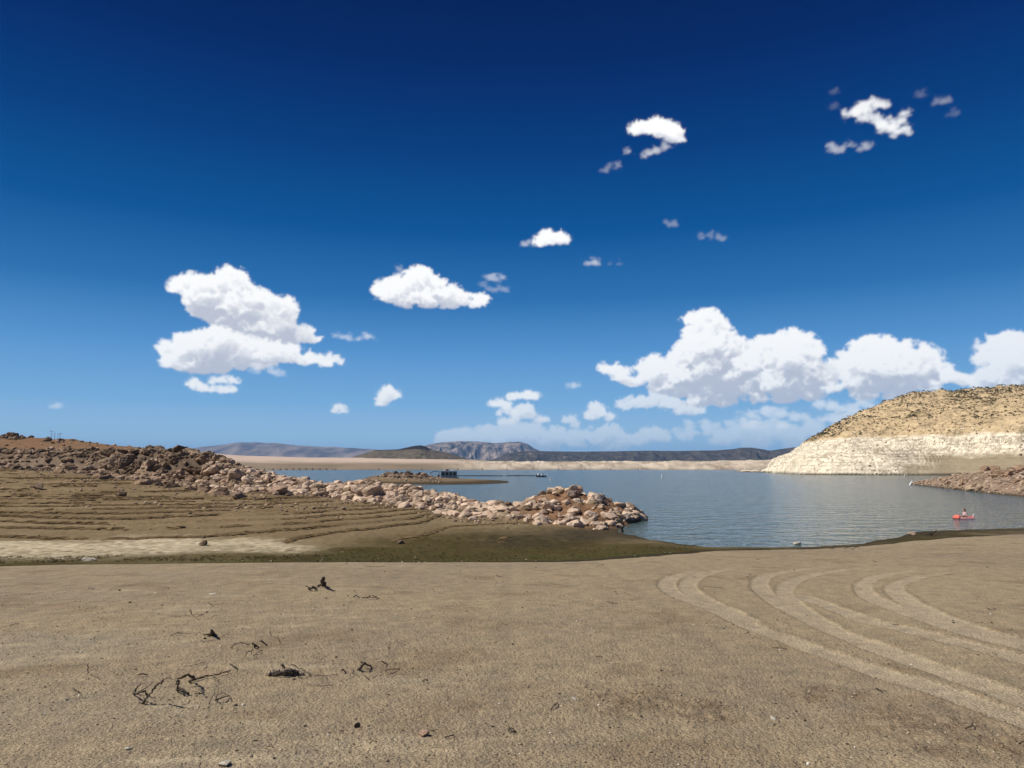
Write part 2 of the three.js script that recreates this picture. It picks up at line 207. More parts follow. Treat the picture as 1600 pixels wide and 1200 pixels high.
// ------------------------------------------------------------------ the near shore: heights along lines of sight
const P = (d, v) => [d, heightAt(v, d)], Hh = (d, h) => [d, h];
const columnsSpec = [
  [-520, Hh(0, 1.9), Hh(18, 1.15), Hh(20, 0.95), P(26, 866), P(34, 838), P(46, 800), P(60, 760), P(72, 725), P(82, 700), P(100, 680), P(120, 672), P(300, 672), P(900, 676), Hh(3000, 140)],
  [0, Hh(0, 1.9), P(18.8, 886), P(19.6, 884), P(21, 880), P(25, 863), P(30, 845), P(38, 815), P(48, 785), P(58, 760), P(68, 737), P(74, 723), P(79, 706), P(84, 700), P(95, 695), P(105, 688), P(112, 681), P(118, 682), P(200, 688), P(800, 690), Hh(2600, 60)],
  [110, Hh(0, 1.9), P(19, 884), P(19.8, 882), P(21.5, 878), P(25, 863), P(30, 845), P(38, 813), P(48, 785), P(57, 762), P(66, 742), P(71, 730), P(73.6, 724), P(75, 708), P(80, 702), P(92, 698), P(104, 693), P(110, 690), P(130, 692), P(800, 692), Hh(2600, 30)],
  [200, Hh(0, 1.9), P(19.2, 882), P(20, 881), P(21.5, 877), P(25, 862), P(30, 845), P(38, 812), P(48, 787), P(56, 767), P(64, 751), P(69, 742), P(71.4, 736), P(73, 709), P(77, 703), P(84, 704), P(100, 699), P(130, 704), P(300, 722), Hh(700, -3)],
  [300, Hh(0, 1.9), P(19.4, 881), P(20, 880), P(22, 876), P(25, 863), P(30, 845), P(38, 814), P(48, 788), P(56, 771), P(62, 759), P(67, 748), P(69.6, 738), P(71, 709), P(75, 704), P(81, 714), P(100, 724), Hh(150, -2)],
  [345, Hh(0, 1.9), P(19.5, 880.5), P(20.2, 880), P(22, 875), P(25, 863), P(30, 845), P(38, 815), P(48, 790), P(57, 772), P(61, 764), P(66, 736), P(69, 713), P(74, 722), Hh(115, -2)],
  [400, Hh(0, 1.9), P(19.6, 880), P(20.3, 879.5), P(22, 875), P(25, 864), P(30, 846), P(38, 816), P(46, 793), P(55, 773), P(61, 761), P(65, 739), P(67, 735), P(72, 748), Hh(98, -2)],
  [450, Hh(0, 1.9), P(19.7, 879.5), P(20.3, 879), P(22, 875), P(25, 865), P(30, 848), P(38, 817), P(46, 795), P(55, 776), P(60, 767), P(63, 751), P(65, 748), P(70, 760), Hh(90, -2)],
  [560, Hh(0, 1.9), P(19.8, 879), P(20.4, 879), P(22, 876), P(26, 864), P(31, 848), P(38, 821), P(46, 799), P(54, 781), P(57, 762), P(59, 755), P(63, 766), Hh(82, -2)],
  [640, Hh(0, 1.9), P(20, 879), P(20.6, 879), P(22, 877), P(26, 866), P(32, 848), P(40, 818), P(48, 798), P(52, 787), P(55, 767), P(57, 762), P(61, 774), Hh(76, -2)],
  [700, Hh(0, 1.9), P(20, 879), P(20.6, 879.5), P(22, 877), P(26, 867), P(33, 846), P(41, 821), P(47, 806), P(50, 794), P(54, 776), P(58, 788), Hh(72, -2)],
  [760, Hh(0, 1.9), P(20, 879), P(20.6, 879.5), P(22, 877), P(26, 868), P(34, 845), P(42, 819), P(47, 804), P(52, 791), P(55, 799), Hh(66, -2)],
  [805, Hh(0, 1.9), P(20, 879), P(20.6, 879.5), P(22, 877), P(26, 868), P(34, 848), P(42, 820), P(46, 808), P(51, 793), P(55, 801), Hh(66, -2)],
  [860, Hh(0, 1.9), P(20, 879), P(20.6, 879), P(22, 876), P(26, 868), P(33, 850), P(40, 829), P(44, 817), P(48, 791), P(51, 771), P(54, 779), Hh(66, -2)],
  [890, Hh(0, 1.9), P(20.2, 878), P(20.8, 878), P(22, 875), P(26, 867), P(32, 852), P(40, 831), P(44, 819), P(48, 787), P(51, 765), P(55, 781), Hh(68, -2)],
  [930, Hh(0, 1.9), P(20.6, 876), P(21.2, 876), P(23, 872), P(27, 863), P(33, 848), P(40, 833), P(43.5, 822), P(47, 797), P(51, 777), P(55, 792), Hh(68, -2)],
  [962, Hh(0, 1.9), P(21, 874), P(21.8, 873), P(24, 867), P(28, 858), P(34, 845), P(39.5, 833), Hh(43, 0.02), Hh(44.5, 0.06), P(47.5, 806), P(51, 790), P(55, 802), Hh(64, -1.6)],
  [990, Hh(0, 1.9), P(21.5, 872), P(22.4, 871), P(25, 863), P(29, 854), P(34, 845), Hh(39, 0.02), Hh(42, -0.25), Hh(47, -0.2), P(50.5, 803), P(53, 798), Hh(57, -0.4), Hh(66, -1.5)],
  [1020, Hh(0, 1.9), P(22, 870), P(23, 869), P(26, 861), P(30, 852), P(34, 845), Hh(36.5, 0.02), Hh(41, -0.4), Hh(50, -0.8), Hh(54, -0.35), Hh(58, -1), Hh(70, -2)],
  [1070, Hh(0, 1.9), P(23.5, 866), P(24.6, 865), P(27, 859), P(30, 854), Hh(34, 0.03), Hh(40, -0.5), Hh(60, -2)],
  [1130, Hh(0, 1.9), P(26, 861), P(27, 860), P(29, 857), P(31, 855), Hh(32.6, 0.02), Hh(38, -0.5), Hh(60, -2)],
  [1250, Hh(0, 1.9), P(28.5, 859), P(29.5, 858.5), P(31, 856), Hh(33.2, 0.02), Hh(38, -0.4), Hh(60, -2)],
  [1330, Hh(0, 1.9), P(29.5, 856), P(30.5, 855), P(32, 853), Hh(34.4, 0.02), Hh(39, -0.3), Hh(60, -2)],
  [1390, Hh(0, 1.9), P(30.5, 851), P(31.5, 850), P(34, 846), P(36, 843), Hh(37.2, 0.02), Hh(42, -0.3), Hh(60, -2)],
  [1430, Hh(0, 1.9), P(32, 846), P(33, 845), P(36, 840), P(39, 834), Hh(41, 0.02), Hh(45, -0.3), Hh(62, -2)],
  [1500, Hh(0, 1.9), P(34, 840), P(35, 839), P(38, 834), P(40, 830.5), Hh(42.4, 0.02), Hh(47, -0.3), Hh(64, -2)],
  [1600, Hh(0, 1.9), P(36, 836), P(37, 835), P(40, 830), Hh(43.2, 0.02), Hh(48, -0.3), Hh(65, -2)],
  [2100, Hh(0, 1.9), P(42, 826), P(43, 825), P(48, 818), Hh(51, 0.02), Hh(58, -0.3), Hh(80, -2)],
].map(([u, ...pts]) => ({ a: sideOf(u), pts }));
for (const c of columnsSpec) {                                    // monotone slopes
  const n = c.pts.length, m = new Array(n).fill(0), s = [];
  for (let i = 0; i < n - 1; i++) s.push((c.pts[i + 1][1] - c.pts[i][1]) / (c.pts[i + 1][0] - c.pts[i][0]));
  m[0] = s[0]; m[n - 1] = 0;
  for (let i = 1; i < n - 1; i++) m[i] = s[i - 1] * s[i] <= 0 ? 0 : 2 * s[i - 1] * s[i] / (s[i - 1] + s[i]);
  c.m = m;
}
function colHeight(c, d) {
  const p = c.pts, n = p.length; if (d >= p[n - 1][0]) return p[n - 1][1]; if (d <= p[0][0]) return p[0][1];
  let i = 0; while (d > p[i + 1][0]) i++;
  const h = p[i + 1][0] - p[i][0], t = (d - p[i][0]) / h, t2 = t * t, t3 = t2 * t;
  return (2 * t3 - 3 * t2 + 1) * p[i][1] + (t3 - 2 * t2 + t) * h * c.m[i] + (-2 * t3 + 3 * t2) * p[i + 1][1] + (t3 - t2) * h * c.m[i + 1];
}
function rawHeight(a, d) {
  const C = columnsSpec; if (a <= C[0].a) return colHeight(C[0], d); if (a >= C[C.length - 1].a) return colHeight(C[C.length - 1], d);
  let i = 0; while (a > C[i + 1].a) i++;
  const t = (a - C[i].a) / (C[i + 1].a - C[i].a);
  return lerp(colHeight(C[i], d), colHeight(C[i + 1], d), lerp(t, t * t * (3 - 2 * t), 0.55));
}
// where the foot and the crest of the rock ridge and the lip of the sand flat lie, in metres ahead, for a column of the photograph
const footD = prof([[-520, 74], [0, 72], [110, 69], [200, 66], [300, 62], [345, 59], [400, 58], [450, 57], [560, 53.5], [640, 50.5], [700, 47], [760, 46], [805, 45], [860, 43.6], [930, 43], [962, 44.5], [985, 48], [1012, 52.5]]);
const crestD = prof([[-520, 84], [0, 84], [110, 80], [200, 77], [300, 74], [345, 69.5], [400, 67], [450, 65], [560, 59.5], [640, 57], [700, 54], [760, 52], [805, 51], [860, 51], [930, 51], [985, 53], [1012, 53.6]]);
const lipD = prof([[-520, 19], [0, 19.6], [200, 20], [450, 20.3], [640, 20.6], [890, 20.8], [930, 21.2], [990, 22.4], [1070, 24.6], [1130, 27], [1250, 29.5], [1330, 30.5], [1390, 31.5], [1430, 33], [1500, 35], [1600, 37], [2100, 43]]);
const PHI_MAX = 50 * Math.PI / 180;
function polar(x, z) { const r = Math.hypot(x, z), phi = Math.atan2(x, -z), pc = clamp(phi, -PHI_MAX, PHI_MAX); return { r, phi, a: Math.tan(pc), d: r * Math.cos(pc) }; }
function ridgeness(u, d) { if (u > 1016) return 0; const f = footD(u), c = crestD(u); return sstep(f - 2.5, f + 1.2, d) * (1 - sstep(c + 2, c + 9, d)) * (1 - sstep(985, 1016, u)); }

// tyre tracks as they lie on the sand, sighted on the photograph: columns and rows of each wheel's path
const crop8 = (pts) => pts.map(([x, y]) => [1100 + x / 3.2, 840 + y / 3.2]);
const trackSights = [
  [[1700, 1160], [1600, 1124], [1537, 1102], [1475, 1081], [1412, 1063], [1350, 1043], [1287, 1021], [1225, 1000], [1185, 986], [1150, 970], [1115, 953], [1080, 939], [1052, 926], [1041, 913], [1050, 902], [1072, 895], [1105, 890], [1140, 886.5]],
  [[1165, 972], [1130, 952], [1098, 936], [1080, 924], [1074, 913], [1083, 902], [1105, 895], [1135, 889], [1165, 885]],
  [[1700, 1124], ...crop8([[1600, 815], [1400, 745], [1200, 675], [1000, 605], [800, 535], [640, 470], [520, 410], [400, 345], [310, 285], [275, 235], [300, 195], [380, 172], [500, 156], [640, 145], [760, 142]])],
  crop8([[620, 455], [510, 385], [430, 320], [402, 262], [430, 225], [510, 195], [620, 172], [760, 154], [900, 146]]),
  [[1700, 1058], ...crop8([[1600, 615], [1400, 562], [1200, 512], [1000, 464], [820, 420], [680, 368], [560, 322], [490, 292], [470, 270]])],
  [[1700, 1040], ...crop8([[1600, 552], [1440, 515], [1280, 468], [1100, 405], [950, 352], [850, 308], [795, 262], [810, 222], [880, 194], [1000, 174], [1160, 160]])],
  [[1700, 1026], ...crop8([[1600, 520], [1480, 495], [1330, 452], [1180, 402], [1060, 345], [975, 292], [945, 258], [985, 224], [1080, 198], [1210, 176], [1360, 160]])],
];
function baseGround(x, z) { const { r, phi, a, d } = polar(x, z), w = sstep(1.25, 2.2, Math.abs(phi)); return lerp(rawHeight(a, d), 1.9 + 0.012 * r, w); }
function landing(u, v, fn = baseGround) {                         // where a line of sight meets the ground
  const [sx, sy] = sight(u, v); let d = 2;
  for (; d < 400; d += Math.max(0.02, d * 0.004)) if (EYE + d * sy < fn(d * sx, -d)) break;
  return new THREE.Vector3(d * sx, EYE + d * sy, -d);
}
const tracks = trackSights.map((pts) => {
  const q = pts.map(([u, v]) => landing(u, v)), c = new THREE.CatmullRomCurve3(q, false, 'centripetal'), n = pts.length * 9;
  return { w: 0.15, pts: Array.from({ length: n + 1 }, (_, i) => { const p = c.getPoint(i / n); return [p.x, p.z, i / n]; }) };
});
const trackCells = new Map();
tracks.forEach((t, k) => { for (let i = 0; i < t.pts.length - 1; i++) { const p = t.pts[i], q = t.pts[i + 1]; for (let gx = Math.floor((Math.min(p[0], q[0]) - 0.6)); gx <= Math.max(p[0], q[0]) + 0.6; gx++) for (let gz = Math.floor(Math.min(p[1], q[1]) - 0.6); gz <= Math.max(p[1], q[1]) + 0.6; gz++) { const key = gx * 1000 + gz; if (!trackCells.has(key)) trackCells.set(key, []); trackCells.get(key).push([p[0], p[1], q[0], q[1], k, p[2]]); } } });
function trackAt(x, z) {                                          // 1 in the wheel's path, with a raised rim round it
  const cell = trackCells.get(Math.floor(x) * 1000 + Math.floor(z)); if (!cell) return [0, 0];
  let best = 9, bt = 0, bk = 0;
  for (const [ax, az, bx, bz, k, t] of cell) { const ux = bx - ax, uz = bz - az, l = ux * ux + uz * uz || 1e-9, s = clamp(((x - ax) * ux + (z - az) * uz) / l), e = Math.hypot(x - ax - ux * s, z - az - uz * s); if (e < best) { best = e; bt = t; bk = k; } }
  const w = 0.168 + 0.03 * n2(x * 2.1 + 7, z * 2.1) + 0.012 * n2(x * 9, z * 9), wear = bk === 3 ? 1 - sstep(0.75, 1, bt) : 1 - sstep(0.82, 1, bt);
  return [(1 - sstep(w - 0.012, w + 0.012, best)) * wear, Math.exp(-Math.pow((best - w - 0.05) / 0.045, 2)) * wear];
}
const diggings = [[1000, 1095, 0.85], [1075, 1110, 0.6], [1440, 1130, 0.9], [1510, 1160, 0.7], [1290, 1085, 0.5]].map(([u, v, s]) => { const p = landing(u, v); return [p.x, p.z, s]; });
function groundSample(x, z, fine = true) {
  const q = polar(x, z), { r, phi, a, d } = q, u = columnOf(a), behind = sstep(1.25, 2.2, Math.abs(phi));
  let h = lerp(rawHeight(a, d), 1.9 + 0.012 * r, behind);
  const lip = lipD(u) + 0.5 * n2(x * 0.45, 3.7) + 0.22 * n2(x * 1.9, z * 1.9), rid = ridgeness(u, d) * (1 - behind), slope = sstep(lip + 3, lip + 8, d) * (1 - rid), flat = 1 - sstep(lip - 1, lip + 0.6, d);
  let tr = [0, 0], dig = 0;
  // broad undulation, wave-cut benches along old waterlines, rubble relief
  h += flat * 0.016 * fbm2(x * 0.55, z * 0.8, 3) + flat * 0.05 * n2(x * 0.13 + 4, z * 0.17);
  if (u < 1000) {
    const near = 1 - sstep(0.9, 1.0, u / 1000), hw = h + 0.03 * fbm2(x * 0.07, z * 0.07, 2) + 0.005 * n2(x * 1.3, z * 1.3), step = 0.088, lv = hw / step, k = Math.floor(lv), ph = lv - k;
    const amp = step * clamp(0.95 + 1.3 * n2(k * 3.71 + 0.5, x * 0.06 + z * 0.02) + 0.35 * n2(k * 1.7, x * 0.9), 0, 1.25) * slope * near * (1 - sstep(58, 75, d)) * sstep(0.45, 0.6, h);
    h += amp * (sstep(0.0, 0.07, ph) - ph);
    h += slope * near * (0.035 * fbm2(x * 1.6, z * 1.6, 3) + 0.07 * Math.max(0, fbm2(x * 2.9, z * 2.9, 2)) * sstep(-0.1, 0.35, n2(x * 0.2, z * 0.2)));
  }
  if (flat < 0.5 && h < 0.5 && d < 60) h += 0.035 * fbm2(x * 0.45, z * 0.45, 3) * sstep(lip + 0.5, lip + 2.5, d);
  if (rid > 0 && u < 800) h -= rid * lerp(0.3, 0.1, sstep(330, 400, u)) * sstep(800, 700, u);
  if (rid > 0) h += rid * (0.34 * ridged2(x * 0.42, z * 0.42, 4) - 0.15 + 0.16 * fbm2(x * 1.7, z * 1.7, 2));
  if (d > 85 && u < 330) { const top = sstep(85, 100, d) * (1 - sstep(150, 220, d)); h += top * 0.22 * ridged2(x * 0.22, z * 0.22, 4) * sstep(330, 120, u); }
  if (fine && r < 26 && flat > 0) {
    tr = trackAt(x, z);
    for (const [gx, gz, s] of diggings) dig = Math.max(dig, 1 - sstep(0.2 * s, s, Math.hypot(x - gx, (z - gz) * 1.3) + 0.35 * n2(x * 3, z * 3)));
    const crust = (1 - sstep(9, 20, r)) * (1 - 0.92 * tr[0]);
    const g1 = n2(x * 17, z * 17), g2 = n2(x * 37 + 3, z * 37), g3 = n2(x * 7.3, z * 7.3 + 5);
    h += flat * crust * (0.005 * g1 + 0.006 * g2 + 0.006 * g3 - 0.0045 * Math.max(0, g1 * g2) * 4);
    { const w = 3.2 * fbm2(x * 0.22, z * 0.5, 3) + z * 0.5, p = w - Math.floor(w); h += flat * crust * 0.009 * clamp(0.4 + 2 * n2(x * 0.4, z * 0.4 + 3)) * (sstep(0, 0.05, p) - p); }
    h += flat * dig * (0.02 * n2(x * 9, z * 9) + 0.024 * Math.max(0, n2(x * 21, z * 21)));
    h += flat * (-0.015 * tr[0] + 0.008 * tr[1] * (0.6 + n2(x * 8, z * 8)));
  } else if (fine && d < 60) h += 0.012 * fbm2(x * 4, z * 4, 2) * (1 - rid);
  return { h, r, d, u, lip, rid, slope, flat, tr, dig, behind };
}
const groundAt = (x, z) => groundSample(x, z).h;

// ------------------------------------------------------------------ colours of the shore (base colours, linear)
const SAND = [0.475, 0.375, 0.244], SAND_DRY = [0.58, 0.475, 0.325], SAND_GREY = [0.4, 0.318, 0.218], TRACK = [0.565, 0.46, 0.325], BROWN = [0.26, 0.185, 0.1], BROWN2 = [0.375, 0.275, 0.16], PALE = [0.88, 0.75, 0.53], OLIVE = [0.1, 0.076, 0.024], MUD = [0.135, 0.1, 0.043], WET = [0.055, 0.045, 0.032], GREEN = [0.07, 0.082, 0.014], RED = [0.34, 0.185, 0.1], ROCKY = [0.4, 0.3, 0.225];
const paleIn = prof([[-520, 21], [0, 21.4], [110, 22.2], [300, 24], [420, 25], [520, 26.5]]), paleOut = prof([[-520, 29], [0, 28.5], [110, 29.5], [300, 31.5], [420, 31], [520, 28.5], [560, 26.5]]);
const groundColor = (x, z, s) => groundTone(x, z, s).map((c) => c * 0.97);
function groundTone(x, z, s) {
  const { u, d, lip, rid, flat, tr, dig, h } = s, nA = fbm2(x * 0.35, z * 0.35, 4), nB = fbm2(x * 1.9, z * 1.9, 3), nC = n2(x * 0.07, z * 0.11);
  if (flat > 0.5) {
    let c = mix3(SAND, SAND_GREY, clamp(0.45 + 0.7 * nA + 1.4 * nC));
    c = mix3(c, [0.43, 0.355, 0.25], clamp(sstep(0.0, 0.5, fbm2(x * 0.16 + 3, z * 0.3 + 8, 3)) * sstep(700, 200, u)));
    c = mix3(c, SAND_DRY, clamp(sstep(0.18, 0.6, fbm2(x * 0.5 + 9, z * 2.4, 4)) * sstep(1100, 300, u) * 0.75));   // pale crusted streaks on the left
    c = mix3(c, [0.31, 0.23, 0.145], clamp(sstep(0.12, 0.6, fbm2(x * 0.7 + 40, z * 0.9, 5)) * 0.6));
    c = mix3(c, [0.47, 0.325, 0.21], clamp(sstep(0.4, 0.8, fbm2(x * 0.8 - 20, z * 0.8 + 12, 4)) * 0.5));
    c = mix3(c, [0.25, 0.18, 0.115], dig * clamp(0.5 + 0.9 * n2(x * 6, z * 6)));
    c = mix3(c, TRACK, tr[0] * (0.8 + 0.3 * nB));
    c = mix3(c, [0.3, 0.225, 0.14], tr[1] * 0.5 * clamp(0.4 + nB));
    const edge = sstep(lip - 1.6, lip, d); c = mix3(c, mix3(SAND, [0.56, 0.46, 0.33], clamp(0.4 + nB)), edge * 0.5);
    return c;
  }
  // beyond the lip
  const e = d - lip, ne = nA * 2.2 + nB * 0.8;
  let c;
  const brown = mix3(BROWN, BROWN2, clamp(0.45 + 0.8 * nA + 0.25 * Math.sin(h * 17 + 2 * nC)));
  const tan = mix3([0.37, 0.285, 0.165], [0.265, 0.2, 0.108], clamp(0.5 + nA + 0.3 * nB));
  c = mix3(tan, brown, sstep(30, 38, d + ne) * sstep(760, 420, u + 60 * nA));
  const pIn = paleIn(u), pOut = paleOut(u);
  const pale = sstep(pIn - 0.9, pIn + 0.9, d + nA * 1.6) * (1 - sstep(pOut - 3, pOut + 1.5, d + nA * 2.4)) * (1 - sstep(470, 580, u + 40 * nA));
  c = mix3(c, mix3(PALE, [0.3, 0.23, 0.135], clamp(0.22 + 1.1 * n2(x * 4.1, z * 2.3) + 0.8 * nB + 0.4 * nA)), pale * clamp(0.95 + 0.6 * nB));
  // olive mud in the hollow
  const oliveOut = prof([[0, 22], [300, 23.5], [480, 25.5], [560, 31], [640, 35.5], [740, 38], [890, 37.5], [1000, 33], [1070, 31.5], [1130, 31], [1250, 31.8], [1330, 33], [1430, 40], [1500, 39.5], [1600, 37]])(u);
  const ol = 1 - sstep(oliveOut - 4, oliveOut + 4, d + ne * 1.5);
  const right = sstep(1000, 1120, u);
  c = mix3(c, mix3(mix3(OLIVE, MUD, clamp(0.4 + 1.1 * nA)), GREEN, clamp(sstep(0.05, 0.5, nB * 0.9 + nA * 0.5) * (1 - sstep(4, 12, e)) * (1 - right * 0.6))), ol * clamp(1 - 0.15 * nB));
  if (e > 0 && e < 2.2) c = mix3(c, WET, (1 - sstep(0.5, 1.7, e + 0.5 * nB)) * sstep(380, 700, u) * 0.85);
  if (u > 1100 && u < 1700) c = mix3(c, SAND, sstep(1480, 1600, u + 60 * nA) * 0.7 * clamp(0.7 + nA));
  // dark wet margin of the lake
  if (h < 0.4) c = mix3(c, mix3(WET, [0.075, 0.058, 0.03], clamp(0.5 + nB)), (1 - sstep(0.08, 0.34, h + 0.08 * nB)) * 0.88);
  if (h < -0.05) c = [0.06, 0.055, 0.035];
  // ridge and red earth
  const redness = sstep(760, 850, u) * 0.8 + sstep(300, 120, u) * sstep(84, 92, d);
  c = mix3(c, mix3(mix3(ROCKY, [0.22, 0.16, 0.11], clamp(0.5 + nB)), RED, clamp(redness)), clamp(rid * 1.1));
  if (u < 345) { const f = footD(u), cr = crestD(u); c = mix3(c, mix3([0.14, 0.1, 0.07], [0.3, 0.22, 0.16], clamp(0.4 + 1.2 * nB)), sstep(0.35, 0.55, (d - f) / (cr - f)) * (1 - sstep(cr - 1, cr + 2, d)) * 0.85); }
  if (u < 340 && d > 82) c = mix3(c, mix3(RED, [0.3, 0.2, 0.12], clamp(0.5 + nA + 0.4 * nB)), sstep(82, 88, d));
  return c;
}
const sandMat = new THREE.MeshPhysicalMaterial({ specularIntensity: 0.12, vertexColors: true, map: sandMap, bumpMap: sandBump, bumpScale: 0.03, roughness: 0.96, metalness: 0 });
sandMat.name = 'sand';
function gridGeometry(nc, nr, pos, col, uvOf) {
  const p = new Float32Array(nc * nr * 3), c = new Float32Array(nc * nr * 3), uv = new Float32Array(nc * nr * 2), idx = new Uint32Array((nc - 1) * (nr - 1) * 6);
  for (let j = 0, o = 0; j < nr; j++) for (let i = 0; i < nc; i++, o++) {
    const q = pos(i, j); p[o * 3] = q[0]; p[o * 3 + 1] = q[1]; p[o * 3 + 2] = q[2];
    const k = col(i, j, q); c[o * 3] = k[0]; c[o * 3 + 1] = k[1]; c[o * 3 + 2] = k[2];
    uv[o * 2] = q[0]; uv[o * 2 + 1] = q[2];
    if (uvOf) { const w = uvOf(q); uv[o * 2] = w[0]; uv[o * 2 + 1] = w[1]; }
  }
  let n = 0;
  for (let j = 0; j < nr - 1; j++) for (let i = 0; i < nc - 1; i++) { const a = j * nc + i, b = a + 1, e = a + nc, f = e + 1; idx[n++] = a; idx[n++] = b; idx[n++] = e; idx[n++] = b; idx[n++] = f; idx[n++] = e; }
  const g = new THREE.BufferGeometry();
  g.setAttribute('position', new THREE.BufferAttribute(p, 3)); g.setAttribute('color', new THREE.BufferAttribute(c, 3)); g.setAttribute('uv', new THREE.BufferAttribute(uv, 2)); g.setIndex(new THREE.BufferAttribute(idx, 1));
  g.computeVertexNormals(); return g;
}
{
  const phis = [], rs = []; const D = Math.PI / 180;
  for (let p = -180; p < -46; p += 4) phis.push(p * D); for (let p = -46; p < -38; p += 0.4) phis.push(p * D); for (let p = -38; p < 38; p += 0.1) phis.push(p * D); for (let p = 38; p < 46; p += 0.4) phis.push(p * D); for (let p = 46; p <= 180; p += 4) phis.push(p * D);
  phis[phis.length - 1] = 180 * D;
  rs.push(0.05, 0.8, 1.6, 2.2, 2.8); for (let r = 3.2; r < 130;) { rs.push(r); r += r > 23 && r < 58 ? 0.0042 * r : clamp(0.0011 * r * r, 0.011, 0.0095 * r); } for (let r = 131; r < 3200; r *= 1.06) rs.push(r);
  const info = [];
  const g = gridGeometry(phis.length, rs.length, (i, j) => { const x = Math.sin(phis[i]) * rs[j], z = -Math.cos(phis[i]) * rs[j], s = groundSample(x, z); info.push(s); return [x, s.h, z]; }, (i, j, q) => groundColor(q[0], q[2], info[j * phis.length + i]));
  put(new THREE.Mesh(g, sandMat), 'ground', 'dry sandy lake shore with tyre tracks and a rising brown slope', null, null, 'structure');
}

// ------------------------------------------------------------------ the lake
{
  const N = 512;
  // periodic ripples: many short waves that fit the tile
  const R = rng(77), waves = []; for (let k = 0; k < 70; k++) { const f = 4 * Math.pow(30, Math.pow(R(), 0.8)), th = (R() - 0.5) * 2.2 + 1.35, kx = Math.round(f * Math.cos(th)), ky = Math.round(f * Math.sin(th)); if (!kx && !ky) continue; waves.push([kx, ky, Math.floor(R() * N), Math.pow(Math.hypot(kx, ky), -0.92)]); }
  const sx = new Float32Array(N * N), sy = new Float32Array(N * N), sinT = new Float32Array(N); for (let i = 0; i < N; i++) sinT[i] = Math.sin(i * 2 * Math.PI / N);
  for (const [kx, ky, off, a] of waves) for (let j = 0, o = 0; j < N; j++) for (let i = 0, q = (ky * j + off) & 511; i < N; i++, o++, q = (q + kx) & 511) { const c = sinT[q] * a; sx[o] += kx * c; sy[o] += ky * c; }
  let rms = 0; for (let i = 0; i < N * N; i++) rms += sx[i] * sx[i] + sy[i] * sy[i]; rms = Math.sqrt(rms / N / N);
  const d = new Uint8Array(N * N * 4), SL = 0.29;
  for (let o = 0; o < N * N; o++) { const nx = sx[o] / rms * SL, ny = sy[o] / rms * SL, l = Math.hypot(nx, ny, 1); d[o * 4] = (nx / l * 0.5 + 0.5) * 255; d[o * 4 + 1] = (ny / l * 0.5 + 0.5) * 255; d[o * 4 + 2] = (1 / l * 0.5 + 0.5) * 255; d[o * 4 + 3] = 255; }
  const t = new THREE.DataTexture(d, N, N); t.wrapS = t.wrapT = THREE.RepeatWrapping; t.magFilter = THREE.LinearFilter; t.repeat.set(1 / 14, 1 / 14); t.rotation = 0.25; t.needsUpdate = true;
  const waterMat = new THREE.MeshPhysicalMaterial({ color: new THREE.Color().setRGB(0.088, 0.125, 0.108), roughness: 0.13, ior: 1.33, normalMap: t, normalScale: new THREE.Vector2(1, 1) });
  waterMat.name = 'lake water';
  const D = Math.PI / 180, phis = [], rs = []; for (let p = -180; p < -50; p += 5) phis.push(p * D); for (let p = -50; p < 50; p += 0.5) phis.push(p * D); for (let p = 50; p <= 180; p += 5) phis.push(p * D);
  for (let r = 24; r < 700; r *= 1.011) rs.push(r); for (let r = 700; r < 17000; r *= 1.25) rs.push(r); rs.push(17000);
  const swell = (x, z, r) => (1 - sstep(200, 600, r)) * 0.02 * (fbm2(x * 0.16 + z * 0.05, z * 0.42, 3));
  const g = gridGeometry(phis.length, rs.length, (i, j) => { const x = Math.sin(phis[i]) * rs[j], z = -Math.cos(phis[i]) * rs[j]; return [x, swell(x, z, rs[j]), z]; }, () => [1, 1, 1]);
  g.deleteAttribute('color');
  put(new THREE.Mesh(g, waterMat), 'lake', 'calm blue grey lake water with small ripples', null, null, 'structure');
}

// ------------------------------------------------------------------ land across the water
const farMat = new THREE.MeshPhysicalMaterial({ specularIntensity: 0.12, vertexColors: true, roughness: 1 }); farMat.name = 'far land';
function farLand(name, label, u0, u1, nu, d0, d1, nd, height, color, rows = (t) => d0 * Math.pow(d1 / d0, t)) {
  const us = Array.from({ length: nu }, (_, i) => lerp(u0, u1, i / (nu - 1))), ds = Array.from({ length: nd }, (_, j) => rows(j / (nd - 1)));
  const g = gridGeometry(nu, nd, (i, j) => { const d = ds[j], x = sideOf(us[i]) * d; return [x, height(us[i], d, x, -d), -d]; }, (i, j, q) => color(us[i], ds[j], q[0], q[2], q[1]).map((c) => c * 0.88));
  return put(new THREE.Mesh(g, farMat), name, label, null, null, 'structure');
}
const wave = (f, s) => fbm2(f, s, 4);
